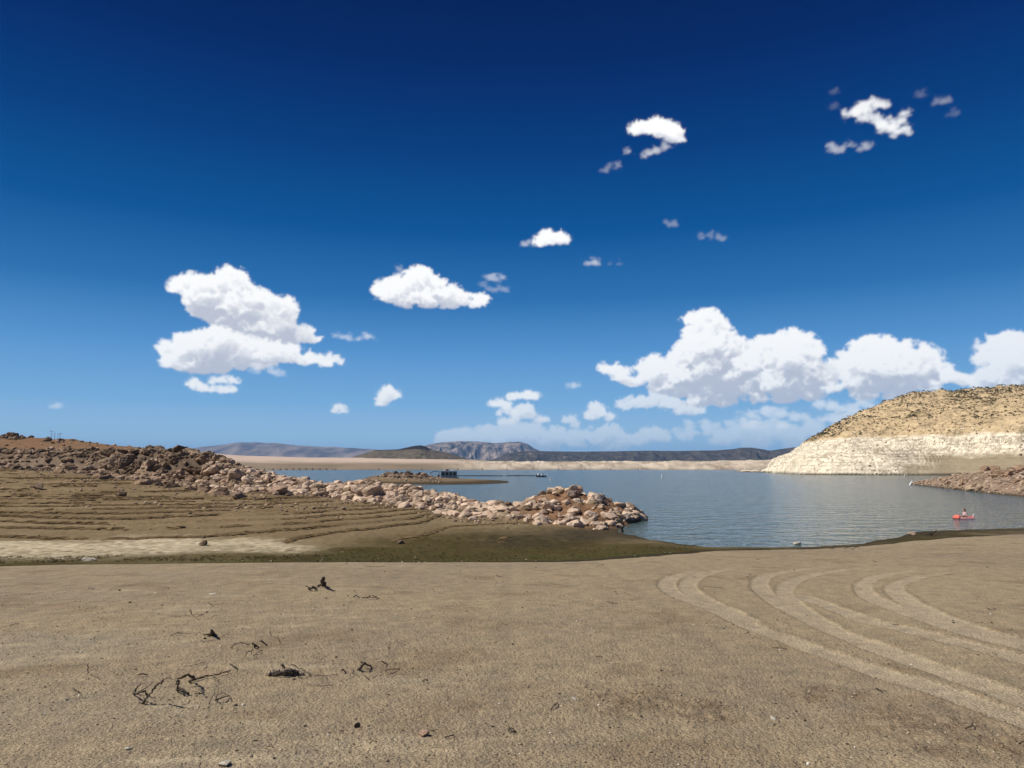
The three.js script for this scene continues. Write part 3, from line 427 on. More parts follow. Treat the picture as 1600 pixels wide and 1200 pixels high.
// blue mountain range and the craggy mountain right of it
{
  const rangeV = prof([[-900, 700], [200, 703], [290, 701], [310, 698], [340, 695.5], [372, 690], [388, 691.5], [400, 690.5], [440, 693], [480, 696], [520, 698], [560, 700.5], [620, 703], [680, 706], [800, 712], [2600, 712]]);
  farLand('mountain_range', 'long blue grey mountain range on the far left horizon', -300, 900, 640, 11500, 16500, 90, (u, d, x, z) => {
    const t = 1 - Math.abs(d - 14500) / 3200; if (t <= 0) return -20; const H = heightAt(rangeV(u), 14500);
    return -20 + (H + 20) * Math.pow(sstep(0, 1, t), 0.8) * (0.94 + 0.3 * ridged2(x / 620, z / 1500, 5) * (1 - t * 0.85)) ;
  }, (u, d, x, z) => mix3([0.17, 0.135, 0.115], [0.42, 0.33, 0.26], clamp(0.5 + 1.3 * fbm2(x / 380, z / 900, 4))));
  const cragV = prof([[600, 725], [640, 704], [655, 699], [670, 694], [690, 691], [720, 689], [750, 690], [775, 692.5], [792, 690.5], [812, 690], [824, 693], [834, 700], [846, 705], [880, 710], [940, 722]]);
  farLand('mountain', 'flat topped craggy blue grey mountain behind the lake', 590, 960, 380, 9000, 13000, 90, (u, d, x, z) => {
    const t = 1 - Math.abs(d - 11400) / 2300; if (t <= 0) return -20; const H = heightAt(cragV(u), 11400);
    const e = Math.pow(t, 0.75), gully = ridged2(x / 300, z / 900, 5);
    return -20 + (H + 20) * clamp(e + 0.6 * gully * (1 - e) * sstep(0, 0.3, t), 0, 1.03);
  }, (u, d, x, z, y) => mix3([0.12, 0.095, 0.08], [0.42, 0.33, 0.26], clamp(0.5 + 1.6 * fbm2(x / 130, z / 200, 4))));
  const mesaV = prof([[700, 733], [755, 722], [775, 716], [790, 709], [806, 705.5], [830, 704.5], [900, 705.5], [960, 705], [1010, 704], [1060, 704.5], [1120, 703.5], [1145, 702], [1160, 699.5], [1175, 699], [1190, 701], [1206, 704], [1225, 701.5], [1245, 698.5], [1265, 700], [1300, 703], [1500, 700], [2600, 700]]);
  farLand('mesa', 'long dark flat topped mesa beyond the pale far shore', 690, 2000, 1000, 4300, 6800, 70, (u, d, x, z) => {
    const t = clamp((d - 4300) / 1100), H = heightAt(mesaV(u), 5400) ; const e = Math.pow(t, 1.5);
    return -8 + (H + 8) * clamp(e + 0.4 * ridged2(x / 120, z / 420, 4) * e * (1 - e) * 2.2) * (d > 5400 ? 1 - sstep(5600, 6800, d) * 0.4 : 1);
  }, (u, d, x, z, y) => mix3(mix3([0.06, 0.054, 0.048], [0.125, 0.105, 0.085], clamp(0.45 + 1.3 * fbm2(x / 90, z / 90, 4))), [0.3, 0.25, 0.19], clamp(sstep(0.42, 0.7, fbm2(x / 150 + 9, z / 240, 4)) * 0.8)));
}
// pale far shore
{
  const topV = prof([[-900, 714], [330, 714], [380, 716.5], [480, 717.5], [560, 717.5], [640, 718.5], [720, 719], [780, 722], [840, 722.5], [900, 722], [960, 721.5], [1040, 721.5], [1120, 721], [1200, 720], [1300, 719], [2600, 719]]);
  const shoreD = prof([[-900, 900], [300, 1000], [430, 1150], [520, 1300], [700, 1350], [800, 1400], [1000, 1500], [1200, 1400], [2600, 1400]]);
  farLand('far_shore', 'pale eroded shoreline on the far side of the lake', -300, 1500, 1250, 850, 4600, 120, (u, d, x, z) => {
    const s = shoreD(u), k = clamp((d - s) / 1500), H = heightAt(topV(u), 3300);
    const b = (d < s ? -4 + (d - s) * 0.01 : 0);
    const bump = sstep(690, 760, u) * (13 * Math.max(0, ridged2(x / 90, z / 240, 4)) + 4 * fbm2(x / 24, z / 60, 3)) * sstep(0, 0.06, k) * (1 - sstep(0.15, 0.5, k));
    return d < s ? b : Math.pow(k, 0.62) * H * (1 + 0.05 * fbm2(x / 200, z / 200, 3)) + bump * 0.8 + 1.2 * fbm2(x / 60, z / 80, 3) * sstep(0, 0.1, k);
  }, (u, d, x, z, y) => {
    const n = fbm2(x / 80, z / 160, 4), m = fbm2(x / 20, z / 40, 3);
    const left = mix3(mix3([0.36, 0.27, 0.185], [0.24, 0.185, 0.11], clamp(0.5 + 0.9 * n)), [0.68, 0.52, 0.4], sstep(9, 20, y + 4 * n));
    const rightC = mix3(mix3([0.72, 0.6, 0.46], [0.4, 0.31, 0.22], clamp(0.35 + 1.3 * n + 0.7 * m)), [0.2, 0.19, 0.11], clamp(sstep(19, 28, y + 8 * n)) * 0.75);
    const c = mix3(left, rightC, sstep(660, 780, u + 30 * n));
    return mix3(c, [0.2, 0.165, 0.115], (1 - sstep(0.3, 2.6, y + 0.5 * n)) * 0.6);
  });
  const hillV = prof([[520, 722], [545, 715], [565, 709], [582, 703.5], [600, 702.5], [620, 702], [634, 699], [646, 696.5], [656, 695.5], [664, 697.5], [672, 702], [684, 704.5], [700, 707.5], [715, 712], [730, 717], [745, 722]]);
  farLand('island_hill', 'brown rounded hill with a dark rocky cap above the pale shore', 515, 750, 260, 2350, 3100, 60, (u, d, x, z) => {
    const t = 1 - Math.abs(d - 2800) / 420; if (t <= 0) return 0; const H = heightAt(hillV(u), 2800);
    return H * clamp(Math.pow(t, 0.6) + 0.12 * ridged2(x / 40, z / 60, 4) * (1 - t));
  }, (u, d, x, z, y) => { const n = fbm2(x / 26, z / 26, 4); return mix3(mix3([0.19, 0.15, 0.1], [0.09, 0.075, 0.052], clamp(0.35 + 1.2 * n)), [0.035, 0.028, 0.022], sstep(66, 71, y + 5 * n) * sstep(720, 660, u)); });
}
// the near right hill with its pale bathtub ring
const hillTop = prof([[1150, 741], [1190, 739], [1200, 734], [1208, 722], [1220, 715], [1235, 710], [1252, 702], [1268, 690], [1290, 679], [1320, 661], [1350, 647], [1370, 641], [1395, 628], [1420, 619], [1445, 615], [1500, 612], [1560, 608], [1600, 604], [1700, 597], [2000, 585], [2600, 585]]);
const hillBase = prof([[1150, 640], [1195, 560], [1215, 470], [1250, 385], [1300, 365], [1440, 350], [1500, 335], [1600, 300], [2000, 240], [2600, 220]]);
const hillRing = prof([[1150, 640], [1210, 560], [1268, 470], [1330, 424], [1400, 405], [1500, 372], [1600, 346], [2000, 290], [2600, 270]]);
const hillCrest = prof([[1150, 650], [1210, 575], [1268, 480], [1320, 490], [1400, 520], [1500, 530], [1600, 520], [2000, 460], [2600, 440]]);
function rightHill(u, d, x, z) {
  const b = hillBase(u), m = hillRing(u), c = Math.max(hillCrest(u), m + 6), hc = Math.max(0.3, heightAt(hillTop(u), c)), hm = Math.min(20.2, hc * 0.97);
  let h;
  if (d < b) h = -1.5 + (d - b) * 0.03;
  else if (d < m) { const t = (d - b) / (m - b), bench = sstep(1400, 1500, u); h = hm * lerp(Math.pow(t, 0.85), Math.pow(t, 1.7), bench) - 1.5 * (1 - sstep(0, 0.06, t)); }
  else if (d < c) h = lerp(hm, hc, Math.pow((d - m) / (c - m), 0.8));
  else h = hc - (d - c) * 0.05;
  if (d > b) {
    const rough = sstep(0, 6, d - b), ring = 1 - sstep(18, 22, h);
    const w = h + 0.5 * fbm2(x / 30, z / 30, 3), st = 1.5, ph = w / st - Math.floor(w / st);
    h += rough * ring * (st * 0.95 * (sstep(0, 0.2, ph) - ph) * clamp(0.8 + 1.2 * n2(x / 14, Math.floor(w / st) * 2.3)) + 0.3 * fbm2(x / 2.2, z / 2.2, 3));
    h += rough * (1 - ring) * (1.3 * fbm2(x / 9, z / 9, 4) + 0.9 * Math.max(0, ridged2(x / 5, z / 5, 3)));
    h += rough * 1.1 * fbm2(x / 34, z / 34, 2) * (d < c ? 1 : 0.5) + sstep(4, 30, d - b) * 1.7 * ridged2((x + 0.35 * z) / 24, (z - 0.3 * x) / 80, 3) * (d < c ? 1 : 0.4);
  }
  return h;
}
farLand('right_hill', 'tan desert hill with a white water line band along the lake', 1150, 2100, 740, 215, 640, 300, rightHill, (u, d, x, z, y) => {
  const n = fbm2(x / 14, z / 14, 4), m = fbm2(x / 2.4, z / 2.4, 3), k = n2(x / 1.1, z / 1.1);
  const white = mix3([0.92, 0.82, 0.64], [0.4, 0.325, 0.235], clamp(0.25 + 0.95 * m + 0.6 * k + 0.4 * n + 0.5 * Math.max(0, n2(y * 0.9, u * 0.004) + 0.3 * n) * (y > 8 ? 1.4 : 0.6)));
  const tanC = mix3(mix3([0.7, 0.535, 0.32], [0.42, 0.31, 0.18], clamp(0.45 + 0.8 * m + 0.5 * n)), [0.15, 0.12, 0.065], clamp(sstep(0.2, 0.65, n + 0.6 * k) * 0.8));
  const seam = y / 1.5 + 0.35 * n + 0.1 * m, sp = seam - Math.floor(seam), strata = (1 - sstep(0.16, 0.3, sp)) * clamp(0.55 + 1.6 * n2(Math.floor(seam) * 3.3, x / 26)) * sstep(2, 7, y);
  let c = mix3(mix3(white, [0.33, 0.28, 0.21], strata), tanC, sstep(19.2, 21, y + 1.4 * n));
  const olive = sstep(1400, 1470, u + 40 * n) * (1 - sstep(8, 12, y + 3 * n)); c = mix3(c, mix3([0.23, 0.18, 0.105], [0.3, 0.235, 0.15], clamp(0.5 + m)), olive * 0.85);
  return mix3(c, [0.1, 0.08, 0.055], 1 - sstep(0.5, 1.3, y + 0.5 * n));
}, prof([[0, 215], [0.06, 285], [0.9, 480], [1, 640]]));
// the low rocky spit in front of it
const spitNear = prof([[1380, 175], [1425, 156], [1470, 132], [1500, 119], [1560, 99], [1600, 92], [1800, 70], [2300, 50]]), spitTop = prof([[1380, 757], [1425, 756], [1440, 752], [1470, 748], [1500, 743], [1540, 738], [1600, 733], [1800, 722], [2300, 700]]), spitCrest = prof([[1380, 176], [1425, 158], [1470, 142], [1500, 132], [1560, 118], [1600, 112], [1800, 95], [2300, 80]]);
function spitHeight(u, d, x, z) {
  const b = spitNear(u), c = Math.max(spitCrest(u), b + 1.5), hc = heightAt(spitTop(u), c), t = (d - b) / (c - b);
  let h = d < b ? (d - b) * 0.12 : d < c ? hc * Math.pow(t, 0.7) : hc - (d - c) * 0.14;
  h -= 0.25 * sstep(1440, 1400, u); if (u < 1420) h -= 0.6 * sstep(1425, 1390, u);
  return h + 0.3 * sstep(0, 4, d - b) * ridged2(x / 3, z / 3, 4) * sstep(1420, 1480, u) + 0.08 * fbm2(x, z, 2);
}
farLand('rocky_spit', 'low pinkish rocky spit reaching into the lake from the right', 1370, 2200, 320, 48, 190, 140, spitHeight, (u, d, x, z, y) => { const n = fbm2(x / 3, z / 3, 4); return mix3(mix3([0.4, 0.29, 0.21], [0.23, 0.16, 0.11], clamp(0.5 + 0.9 * n)), [0.07, 0.05, 0.032], 1 - sstep(0.1, 0.4, y + 0.1 * n)); });
// the low sand islet with the houseboat behind it
const islNear = prof([[440, 215], [520, 190], [570, 172], [620, 160], [700, 156], [740, 158], [780, 166], [800, 176], [820, 190]]), islTop = prof([[440, 762], [520, 757], [555, 752], [585, 744], [610, 740.5], [640, 740], [662, 742], [680, 745.5], [700, 747], [740, 748.5], [780, 750.5], [800, 752], [820, 756]]);
function isletHeight(u, d, x, z) {
  const b = islNear(u), c = b + 26, hc = heightAt(islTop(u), c), t = (d - b) / 26;
  const h = d < b ? (d - b) * 0.05 : d < c ? hc * Math.pow(t, 0.75) : hc - (d - c) * 0.05;
  return h + 0.16 * sstep(2, 8, d - b) * ridged2(x / 4, z / 4, 4) * sstep(670, 620, u) + 0.03 * fbm2(x / 3, z / 3, 2);
}
farLand('sand_islet', 'low brown sand islet with a stony left end', 430, 830, 300, 150, 260, 120, isletHeight, (u, d, x, z, y) => { const n = fbm2(x / 5, z / 5, 4); const c = mix3(mix3([0.28, 0.2, 0.12], [0.2, 0.145, 0.085], clamp(0.5 + n)), mix3([0.38, 0.28, 0.2], [0.14, 0.1, 0.07], clamp(0.45 + 1.4 * fbm2(x / 1.6, z / 1.6, 3))), sstep(690, 640, u) * sstep(0.9, 1.5, y + 0.3 * n)); return mix3(c, [0.08, 0.06, 0.035], 1 - sstep(0.25, 0.7, y + 0.1 * n)); });

// ------------------------------------------------------------------ rocks
function rockGeometry(seed, { detail = 3, flat = 0.75, long = 1, cuts = 11, rough = 0.1, strata = 0 } = {}) {
  const R = rng(seed), planes = [];
  for (let i = 0; i < cuts; i++) { const q = (i + 0.5 + 0.7 * (R() - 0.5)) / cuts * 2 - 1, th = i * 2.39996 + 1.1 * R(), w = Math.sqrt(1 - Math.min(0.98, q * q)), v = new THREE.Vector3(w * Math.cos(th), q, w * Math.sin(th)).normalize(); planes.push([v, 0.5 + 0.4 * R()]); }
  let g = mergeVertices(new THREE.IcosahedronGeometry(1, detail).deleteAttribute('uv').deleteAttribute('normal'), 1e-4);
  const p = g.attributes.position, v = new THREE.Vector3();
  for (let i = 0; i < p.count; i++) {
    v.fromBufferAttribute(p, i).normalize(); let r = 1.15;
    for (const [n, d] of planes) { const k = n.dot(v); if (k > 0.05) r = Math.min(r, d / k); }
    const s = seed * 3.1; r *= 1 + rough * fbm3(v.x * 1.8 + s, v.y * 1.8, v.z * 1.8, 4, 0.6);
    if (strata) r *= 1 + strata * (Math.abs((((v.y * r * 3.4 + 0.5 * n3(v.x * 2 + s, v.y, v.z * 2)) % 1) + 1) % 1 - 0.5) - 0.25);
    v.multiplyScalar(r); p.setXYZ(i, v.x * long, v.y * flat, v.z);
  }
  g = toCreasedNormals(g, 0.42);
  const q = g.attributes.position, uv = new Float32Array(q.count * 2), a = new THREE.Vector3(), b = new THREE.Vector3(), c = new THREE.Vector3(), e = new THREE.Vector3(), col = new Float32Array(q.count * 3);
  for (let i = 0; i < q.count; i += 3) {
    a.fromBufferAttribute(q, i); b.fromBufferAttribute(q, i + 1); c.fromBufferAttribute(q, i + 2); e.copy(c).sub(b).cross(a.clone().sub(b)); const x = Math.abs(e.x), y = Math.abs(e.y), z = Math.abs(e.z);
    [a, b, c].forEach((k, n) => { const w = x > y && x > z ? [k.z, k.y] : y > z ? [k.x, k.z] : [k.x, k.y]; uv[(i + n) * 2] = w[0] + seed; uv[(i + n) * 2 + 1] = w[1]; const t = 0.9 + 0.28 * fbm3(k.x * 1.6 + seed, k.y * 2.4, k.z * 1.6, 3); col[(i + n) * 3] = t; col[(i + n) * 3 + 1] = t * 0.985; col[(i + n) * 3 + 2] = t * 0.965; });
  }
  g.setAttribute('uv', new THREE.BufferAttribute(uv, 2)); g.setAttribute('color', new THREE.BufferAttribute(col, 3)); return g;
}
const rockMat = (r, g, b, bump = 0.045) => { const m = new THREE.MeshPhysicalMaterial({ specularIntensity: 0.15, color: new THREE.Color().setRGB(r * 0.88, g * 0.88, b * 0.88), vertexColors: true, map: rockMap, bumpMap: rockBump, bumpScale: bump, roughness: 0.95 }); m.name = 'rock'; return m; };
const ROCKS = { pale: [rockMat(0.83, 0.65, 0.5), rockMat(0.72, 0.53, 0.4), rockMat(0.88, 0.72, 0.57)], pink: [rockMat(0.66, 0.475, 0.335), rockMat(0.56, 0.39, 0.27), rockMat(0.74, 0.57, 0.42)], dark: [rockMat(0.3, 0.215, 0.15), rockMat(0.38, 0.28, 0.2), rockMat(0.48, 0.36, 0.27)] };
const rockShapes = Array.from({ length: 14 }, (_, i) => rockGeometry(100 + i * 7, { detail: 6, flat: 0.66 + 0.04 * (i % 5), long: 0.9 + 0.12 * (i % 4), cuts: 8 + (i % 5) * 2, rough: 0.09 + 0.03 * (i % 3), strata: i % 2 === 0 ? 0.14 : 0 }));
const cragShapes = Array.from({ length: 8 }, (_, i) => rockGeometry(300 + i * 5, { detail: 7, flat: 0.95 + 0.1 * (i % 3), long: 1.15 + 0.15 * (i % 3), cuts: 16, rough: 0.26, strata: 0.22 }));
const stoneShapes = Array.from({ length: 4 }, (_, i) => rockGeometry(500 + i * 9, { detail: 1, cuts: 8, rough: 0.12 }));
const rubbleShapes = Array.from({ length: 4 }, (_, i) => rockGeometry(700 + i * 13, { detail: 2, cuts: 9 + i, rough: 0.16 }));
const pick = (R, list) => list[Math.floor(R() * list.length)];
function setRock(R, name, label, group, shape, mat, x, z, size, sink, ground, category = 'boulder') {
  const m = new THREE.Mesh(shape, mat), sc = [size * (0.85 + 0.35 * R()), size * (0.8 + 0.35 * R()), size * (0.85 + 0.35 * R())];
  m.scale.set(...sc); m.rotation.set((R() - 0.5) * 0.7, R() * 6.28, (R() - 0.5) * 0.7); m.position.set(x, ground(x, z) + size * sink, z);
  return put(m, name, label, category, group);
}
const rubble = [];                                                // the many smaller stones: [x, y, z, size, tone]
{
  const R = rng(2024), at = (u, d) => [sideOf(u) * d, -d];
  // crags of the dark ridge
  for (let k = 0; k < 84; k++) {
    const u = 20 + 325 * (k + 0.9 * R()) / 84, f = footD(u), c = crestD(u), t = 0.5 + 0.5 * R(), d = lerp(f, c, t), [x, z] = at(u, d);
    const big = lerp(0.45, 0.85, sstep(60, 180, u)) * (0.65 + 0.7 * R());
    const hue = R() < 0.8 ? 'dark' : 'pink', text = [big > 0.85 ? 'big' : big > 0.6 ? 'middling' : 'small', hue === 'dark' ? 'dark brown' : 'tan', 'crag', t > 0.75 ? 'on the skyline' : 'in the face', 'of the dark ridge,', u < 130 ? 'left end' : u < 240 ? 'middle' : 'right end'].join(' ');
    setRock(R, 'rock_crag', text, 'crags of the dark ridge', pick(R, cragShapes), pick(R, ROCKS[hue]), x, z, big * 0.9, -0.12, groundAt, 'rock crag');
  }
  for (let k = 0; k < 16; k++) { const u = -6 + 125 * R(), d = 105 + 6 * R(), [x, z] = at(u, d); setRock(R, 'rock_crag', 'dark brown crag on the red hilltop at the left edge', 'crags of the red hilltop', pick(R, cragShapes), pick(R, ROCKS.dark), x, z, (0.45 + 0.4 * R()) * lerp(1.1, 0.45, clamp(u / 120)), -0.1, groundAt, 'rock crag'); }
  // singled-out boulders
  const one = (u, v, size, mat, label, shape = 0, foot = v) => { const p = landing(u, foot, groundAt); const m = setRock(R, 'boulder', label, null, rockShapes[shape], mat, p.x, p.z, size, 0.35, groundAt); return m; };
  one(332, 744, 1.0, ROCKS.pale[1], 'large cream boulder with a sunlit face at the right end of the dark ridge', 3);
  one(368, 752, 0.95, ROCKS.pink[2], 'broad split boulder just right of the large cream boulder', 6);
  one(436, 772, 0.8, ROCKS.pale[1], 'cream boulder at the ridge foot beside a dark hollow', 4);
  one(566, 775, 0.85, ROCKS.pale[0], 'upright cream boulder, left of the twin blocks on the ridge', 1);
  one(582, 776, 0.9, ROCKS.pale[0], 'upright cream boulder, right of the twin blocks on the ridge', 2);
  one(894, 768, 0.36, ROCKS.pale[2], 'white boulder on the very top of the rocky point', 5);
  one(893, 818, 0.46, ROCKS.pale[2], 'pale block at the near foot of the rocky point', 8);
  one(842, 796, 0.44, ROCKS.pale[0], 'rounded pale boulder on the left flank of the rocky point', 9);
  one(858, 798, 0.48, ROCKS.pale[0], 'wide pale boulder resting on red earth of the rocky point', 10);
  one(826, 793, 0.42, ROCKS.pale[0], 'pale boulder where the rocky point joins the ridge', 11);
  // boulder zones: [place, group, tones, count, column range, share from foot to crest, size range]
  const zones = [
    ['the talus below the dark ridge', 'boulders below the dark ridge', 'pink', 46, [130, 345], [-0.35, 0.5], [0.4, 0.95]],
    ['the low left ridge end', 'boulders at the left end of the ridge', 'dark', 22, [-4, 130], [-0.2, 0.9], [0.5, 1.0]],
    ['the rock heap mid ridge', 'boulders in the middle of the ridge', 'pale', 62, [345, 545], [-0.1, 1.15], [0.38, 1.05]],
    ['the long rock bank', 'boulders of the long rock bank', 'pale', 86, [545, 800], [-0.05, 1.2], [0.36, 0.9]],
    ['the rocky point in the lake', 'boulders of the rocky point', 'pale', 58, [800, 1005], [0, 1.1], [0.3, 0.68]],
  ];
  for (const [place, group, tone, n, [u0, u1], [t0, t1], [s0, s1]] of zones) for (let k = 0; k < n; k++) {
    const u = lerp(u0, u1, (k + R()) / n), f = footD(u), c = crestD(u); let d = lerp(f, c, lerp(t0, t1, R()));
    if (u > 990) d = 52.6 + R() * 1.2;
    if (u > 825 && u < 945 && d > lerp(f, c, 0.22) && d < lerp(f, c, 0.85) && R() < 0.6) d = lerp(f, c, R() < 0.6 ? 0.12 * R() : 0.92 + 0.15 * R());
    const [x, z] = at(u, d), w = Math.pow(R(), 1.6), size = lerp(s0, s1, w), hue = R() < 0.64 ? tone : R() < 0.75 ? 'pink' : 'dark';
    const text = [w > 0.5 ? 'large' : w > 0.16 ? 'medium' : 'small', { pale: 'cream', pink: 'tan', dark: 'dark brown' }[hue], 'boulder', d > lerp(f, c, 0.62) ? 'high on' : d < lerp(f, c, 0.3) ? 'at the foot of' : 'halfway up', place, u < (u0 + u1) / 2 ? 'left half' : 'right half'].join(' ').replace(/ (left|right) half$/, ', $1 half');
    setRock(R, 'boulder', text, group, pick(R, rockShapes), pick(R, ROCKS[hue]), x, z, size * 0.72, -0.08, groundAt);
  }
  for (let k = 0; k < 34; k++) { const u = 1432 + 175 * Math.pow((k + R()) / 34, 0.8), b = spitNear(u), c = Math.max(spitCrest(u), b + 2), d = lerp(b, c, R() * 1.05), [x, z] = at(u, d); setRock(R, 'boulder', 'pinkish rock on the low spit at the right edge', 'rocks of the right spit', pick(R, rockShapes), pick(R, ROCKS.pink), x, z, 0.35 + 0.8 * R() * sstep(1420, 1560, u), 0.15, (px, pz) => spitHeight(columnOf(px / -pz), -pz, px, pz)); }
  for (let k = 0; k < 26; k++) { const u = 590 + 90 * R(), b = islNear(u), d = b + 12 + 15 * R(), [x, z] = at(u, d); setRock(R, 'boulder', 'brown rock on the stony left end of the islet', 'rocks of the islet', pick(R, rockShapes), pick(R, ROCKS.dark), x, z, 0.3 + 0.7 * R(), 0.15, (px, pz) => isletHeight(columnOf(px / -pz), -pz, px, pz)); }
  // loose stones of the slope that can be told apart
  for (const [u, v, s, label] of [[60, 764, 0.42, 'dark round stone alone on the upper left slope'], [190, 776, 0.4, 'dark stone in the middle of the benched slope'], [139, 735, 0.55, 'brown stone on the slope below the left end of the ridge'], [27, 733, 0.5, 'brown stone near the left edge below the ridge'], [318, 852, 0.16, 'dark clod on the pale salt band, nearer of two'], [318, 841, 0.13, 'dark clod on the pale salt band, farther of two'], [627, 850, 0.17, 'grey stone lying on the olive mud'], [346, 772, 0.6, 'dark stone in the hollow below the ridge'], [372, 778, 0.5, 'dark stone right of the hollow below the ridge'], [840, 816, 0.3, 'dark stone at the left foot of the rocky point']]) {
    const p = landing(u, v, groundAt); setRock(R, 'stone', label, null, pick(R, rockShapes), pick(R, ROCKS.dark), p.x, p.z, s, 0.25, groundAt, 'stone');
  }
  // smaller stones by the thousand
  const add = (u, d, s, tone) => { const [x, z] = at(u, d); rubble.push([x, groundAt(x, z), z, s, tone]); };
  for (let k = 0; k < 4600; k++) { const u = -10 + 1015 * R(), f = footD(u), c = crestD(u), d = lerp(f - 2.5 * R() * R(), c + 2, Math.pow(R(), 0.85)); if (u < 150 && R() < 0.45) continue; if (u > 800 && u < 975 && R() < 0.62 && (d - f) / (c - f) > 0.12) continue; add(u, d, 0.07 + 0.4 * Math.pow(R(), 2.2), u < 330 ? (R() < 0.3 ? 1 : 2) : R() < 0.66 ? 0 : R() < 0.7 ? 1 : 2); }
  for (let k = 0; k < 2600; k++) { const u = -20 + 880 * R(), f = footD(u), d = f - 24 * Math.pow(R(), 1.7) * (u < 300 ? 1 : 0.7), [x, z] = at(u, d); if (n2(x * 0.25, z * 0.25) + 0.35 * R() < 0.02 + (f - d) * 0.012) continue; if (u > 540 && f - d > 3 + 3 * R()) continue; add(u, d, 0.03 + 0.13 * Math.pow(R(), 3), R() < 0.45 ? 1 : 2); }
  for (let k = 0; k < 26000; k++) { const u = -20 + 900 * R(), d = lipD(u) + 6 + (footD(u) - lipD(u) - 6) * R(), [x, z] = at(u, d), g = groundSample(x, z, false).h, g2 = groundSample(x, z - 0.3, false).h; if (g2 - g < 0.055 || R() < 0.35) continue; rubble.push([x, g, z, 0.02 + 0.06 * R() * R(), 2]); }
  for (let k = 0; k < 150; k++) { const u = -10 + 340 * R(), d = 84 + 26 * R(); add(u, d, 0.08 + 0.25 * Math.pow(R(), 3), R() < 0.4 ? 1 : 2); }
}
const ledges = [];
{
  const R = rng(606);
  for (let u = -30; u < 900; u += 0.9) {
    const a = sideOf(u); let prev = null;
    for (let d = lipD(u) + 5; d < footD(u) - 1; d += 0.16) {
      const x = a * d, z = -d, g = baseGround(x, z), lv = (g + 0.03 * fbm2(x * 0.07, z * 0.07, 2) + 0.005 * n2(x * 1.3, z * 1.3)) / 0.088, k = Math.floor(lv);
      if (prev !== null && k > prev) {
        const on = n2(k * 5.31 + 0.5, x * 0.11) + 0.45 * n2(k * 2.7, x * 0.8) + (d > 30 && d < 52 ? 0.2 : -0.05) - 0.25 * sstep(560, 800, u);
        if (on > 0.02 && R() < 0.8) ledges.push([x, groundAt(x, z + 0.06), z + 0.06, 0.05 + 0.05 * R() + 0.06 * clamp(on), k]);
      }
      prev = k;
    }
  }
}
function scatter(name, label, geo, mat, list, tones, flat = 0.7) {
  const m = new THREE.InstancedMesh(geo, mat, list.length), R = rng(list.length), M = new THREE.Matrix4(), q = new THREE.Quaternion(), e = new THREE.Euler(), c = new THREE.Color();
  list.forEach(([x, y, z, s, t], i) => { e.set((R() - 0.5) * 0.8, R() * 6.28, (R() - 0.5) * 0.8); M.compose(new THREE.Vector3(x, y + s * 0.2, z), q.setFromEuler(e), new THREE.Vector3(s * (0.8 + 0.5 * R()), s * (flat + 0.3 * R()), s * (0.8 + 0.5 * R()))); m.setMatrixAt(i, M); const k = 0.8 + 0.4 * R(), w = tones[t]; m.setColorAt(i, c.setRGB(w[0] * k, w[1] * k, w[2] * k)); });
  return put(m, name, label, null, null, 'stuff');
}
const plainRock = new THREE.MeshPhysicalMaterial({ specularIntensity: 0.15, color: 0xffffff, roughness: 0.96 }); plainRock.name = 'small stone';
for (let v = 0; v < 4; v++) scatter('rubble', ['small broken stones strewn along the ridge and slope', 'angular stones filling the gaps of the rock ridge', 'rounded stones lying among the ridge boulders', 'flat stones scattered below the ridge'][v], rubbleShapes[v], plainRock, rubble.filter((_, i) => i % 4 === v), [[0.58, 0.435, 0.32], [0.43, 0.305, 0.215], [0.27, 0.19, 0.125]]);
{ // broken crust edges: long low clods that run along each old waterline
  const crustMat = new THREE.MeshPhysicalMaterial({ specularIntensity: 0.15, color: 0xffffff, roughness: 0.97 }); crustMat.name = 'crust';
  const m = new THREE.InstancedMesh(rubbleShapes[1], crustMat, ledges.length), R = rng(607), M = new THREE.Matrix4(), q = new THREE.Quaternion(), e = new THREE.Euler(), c = new THREE.Color();
  ledges.forEach(([x, y, z, s], i) => { e.set(0.25 * (R() - 0.5), 0.28 + 0.35 * (R() - 0.5), 0.2 * (R() - 0.5)); M.compose(new THREE.Vector3(x, y + s * 0.25, z), q.setFromEuler(e), new THREE.Vector3(0.14 + 0.2 * R(), s * 0.75, 0.06 + 0.06 * R())); m.setMatrixAt(i, M); const k = 0.75 + 0.5 * R(); m.setColorAt(i, c.setRGB(0.2 * k, 0.138 * k, 0.07 * k)); });
  put(m, 'crust_ledges', 'broken brown crust edges along the old waterlines of the left slope', null, null, 'stuff');
}
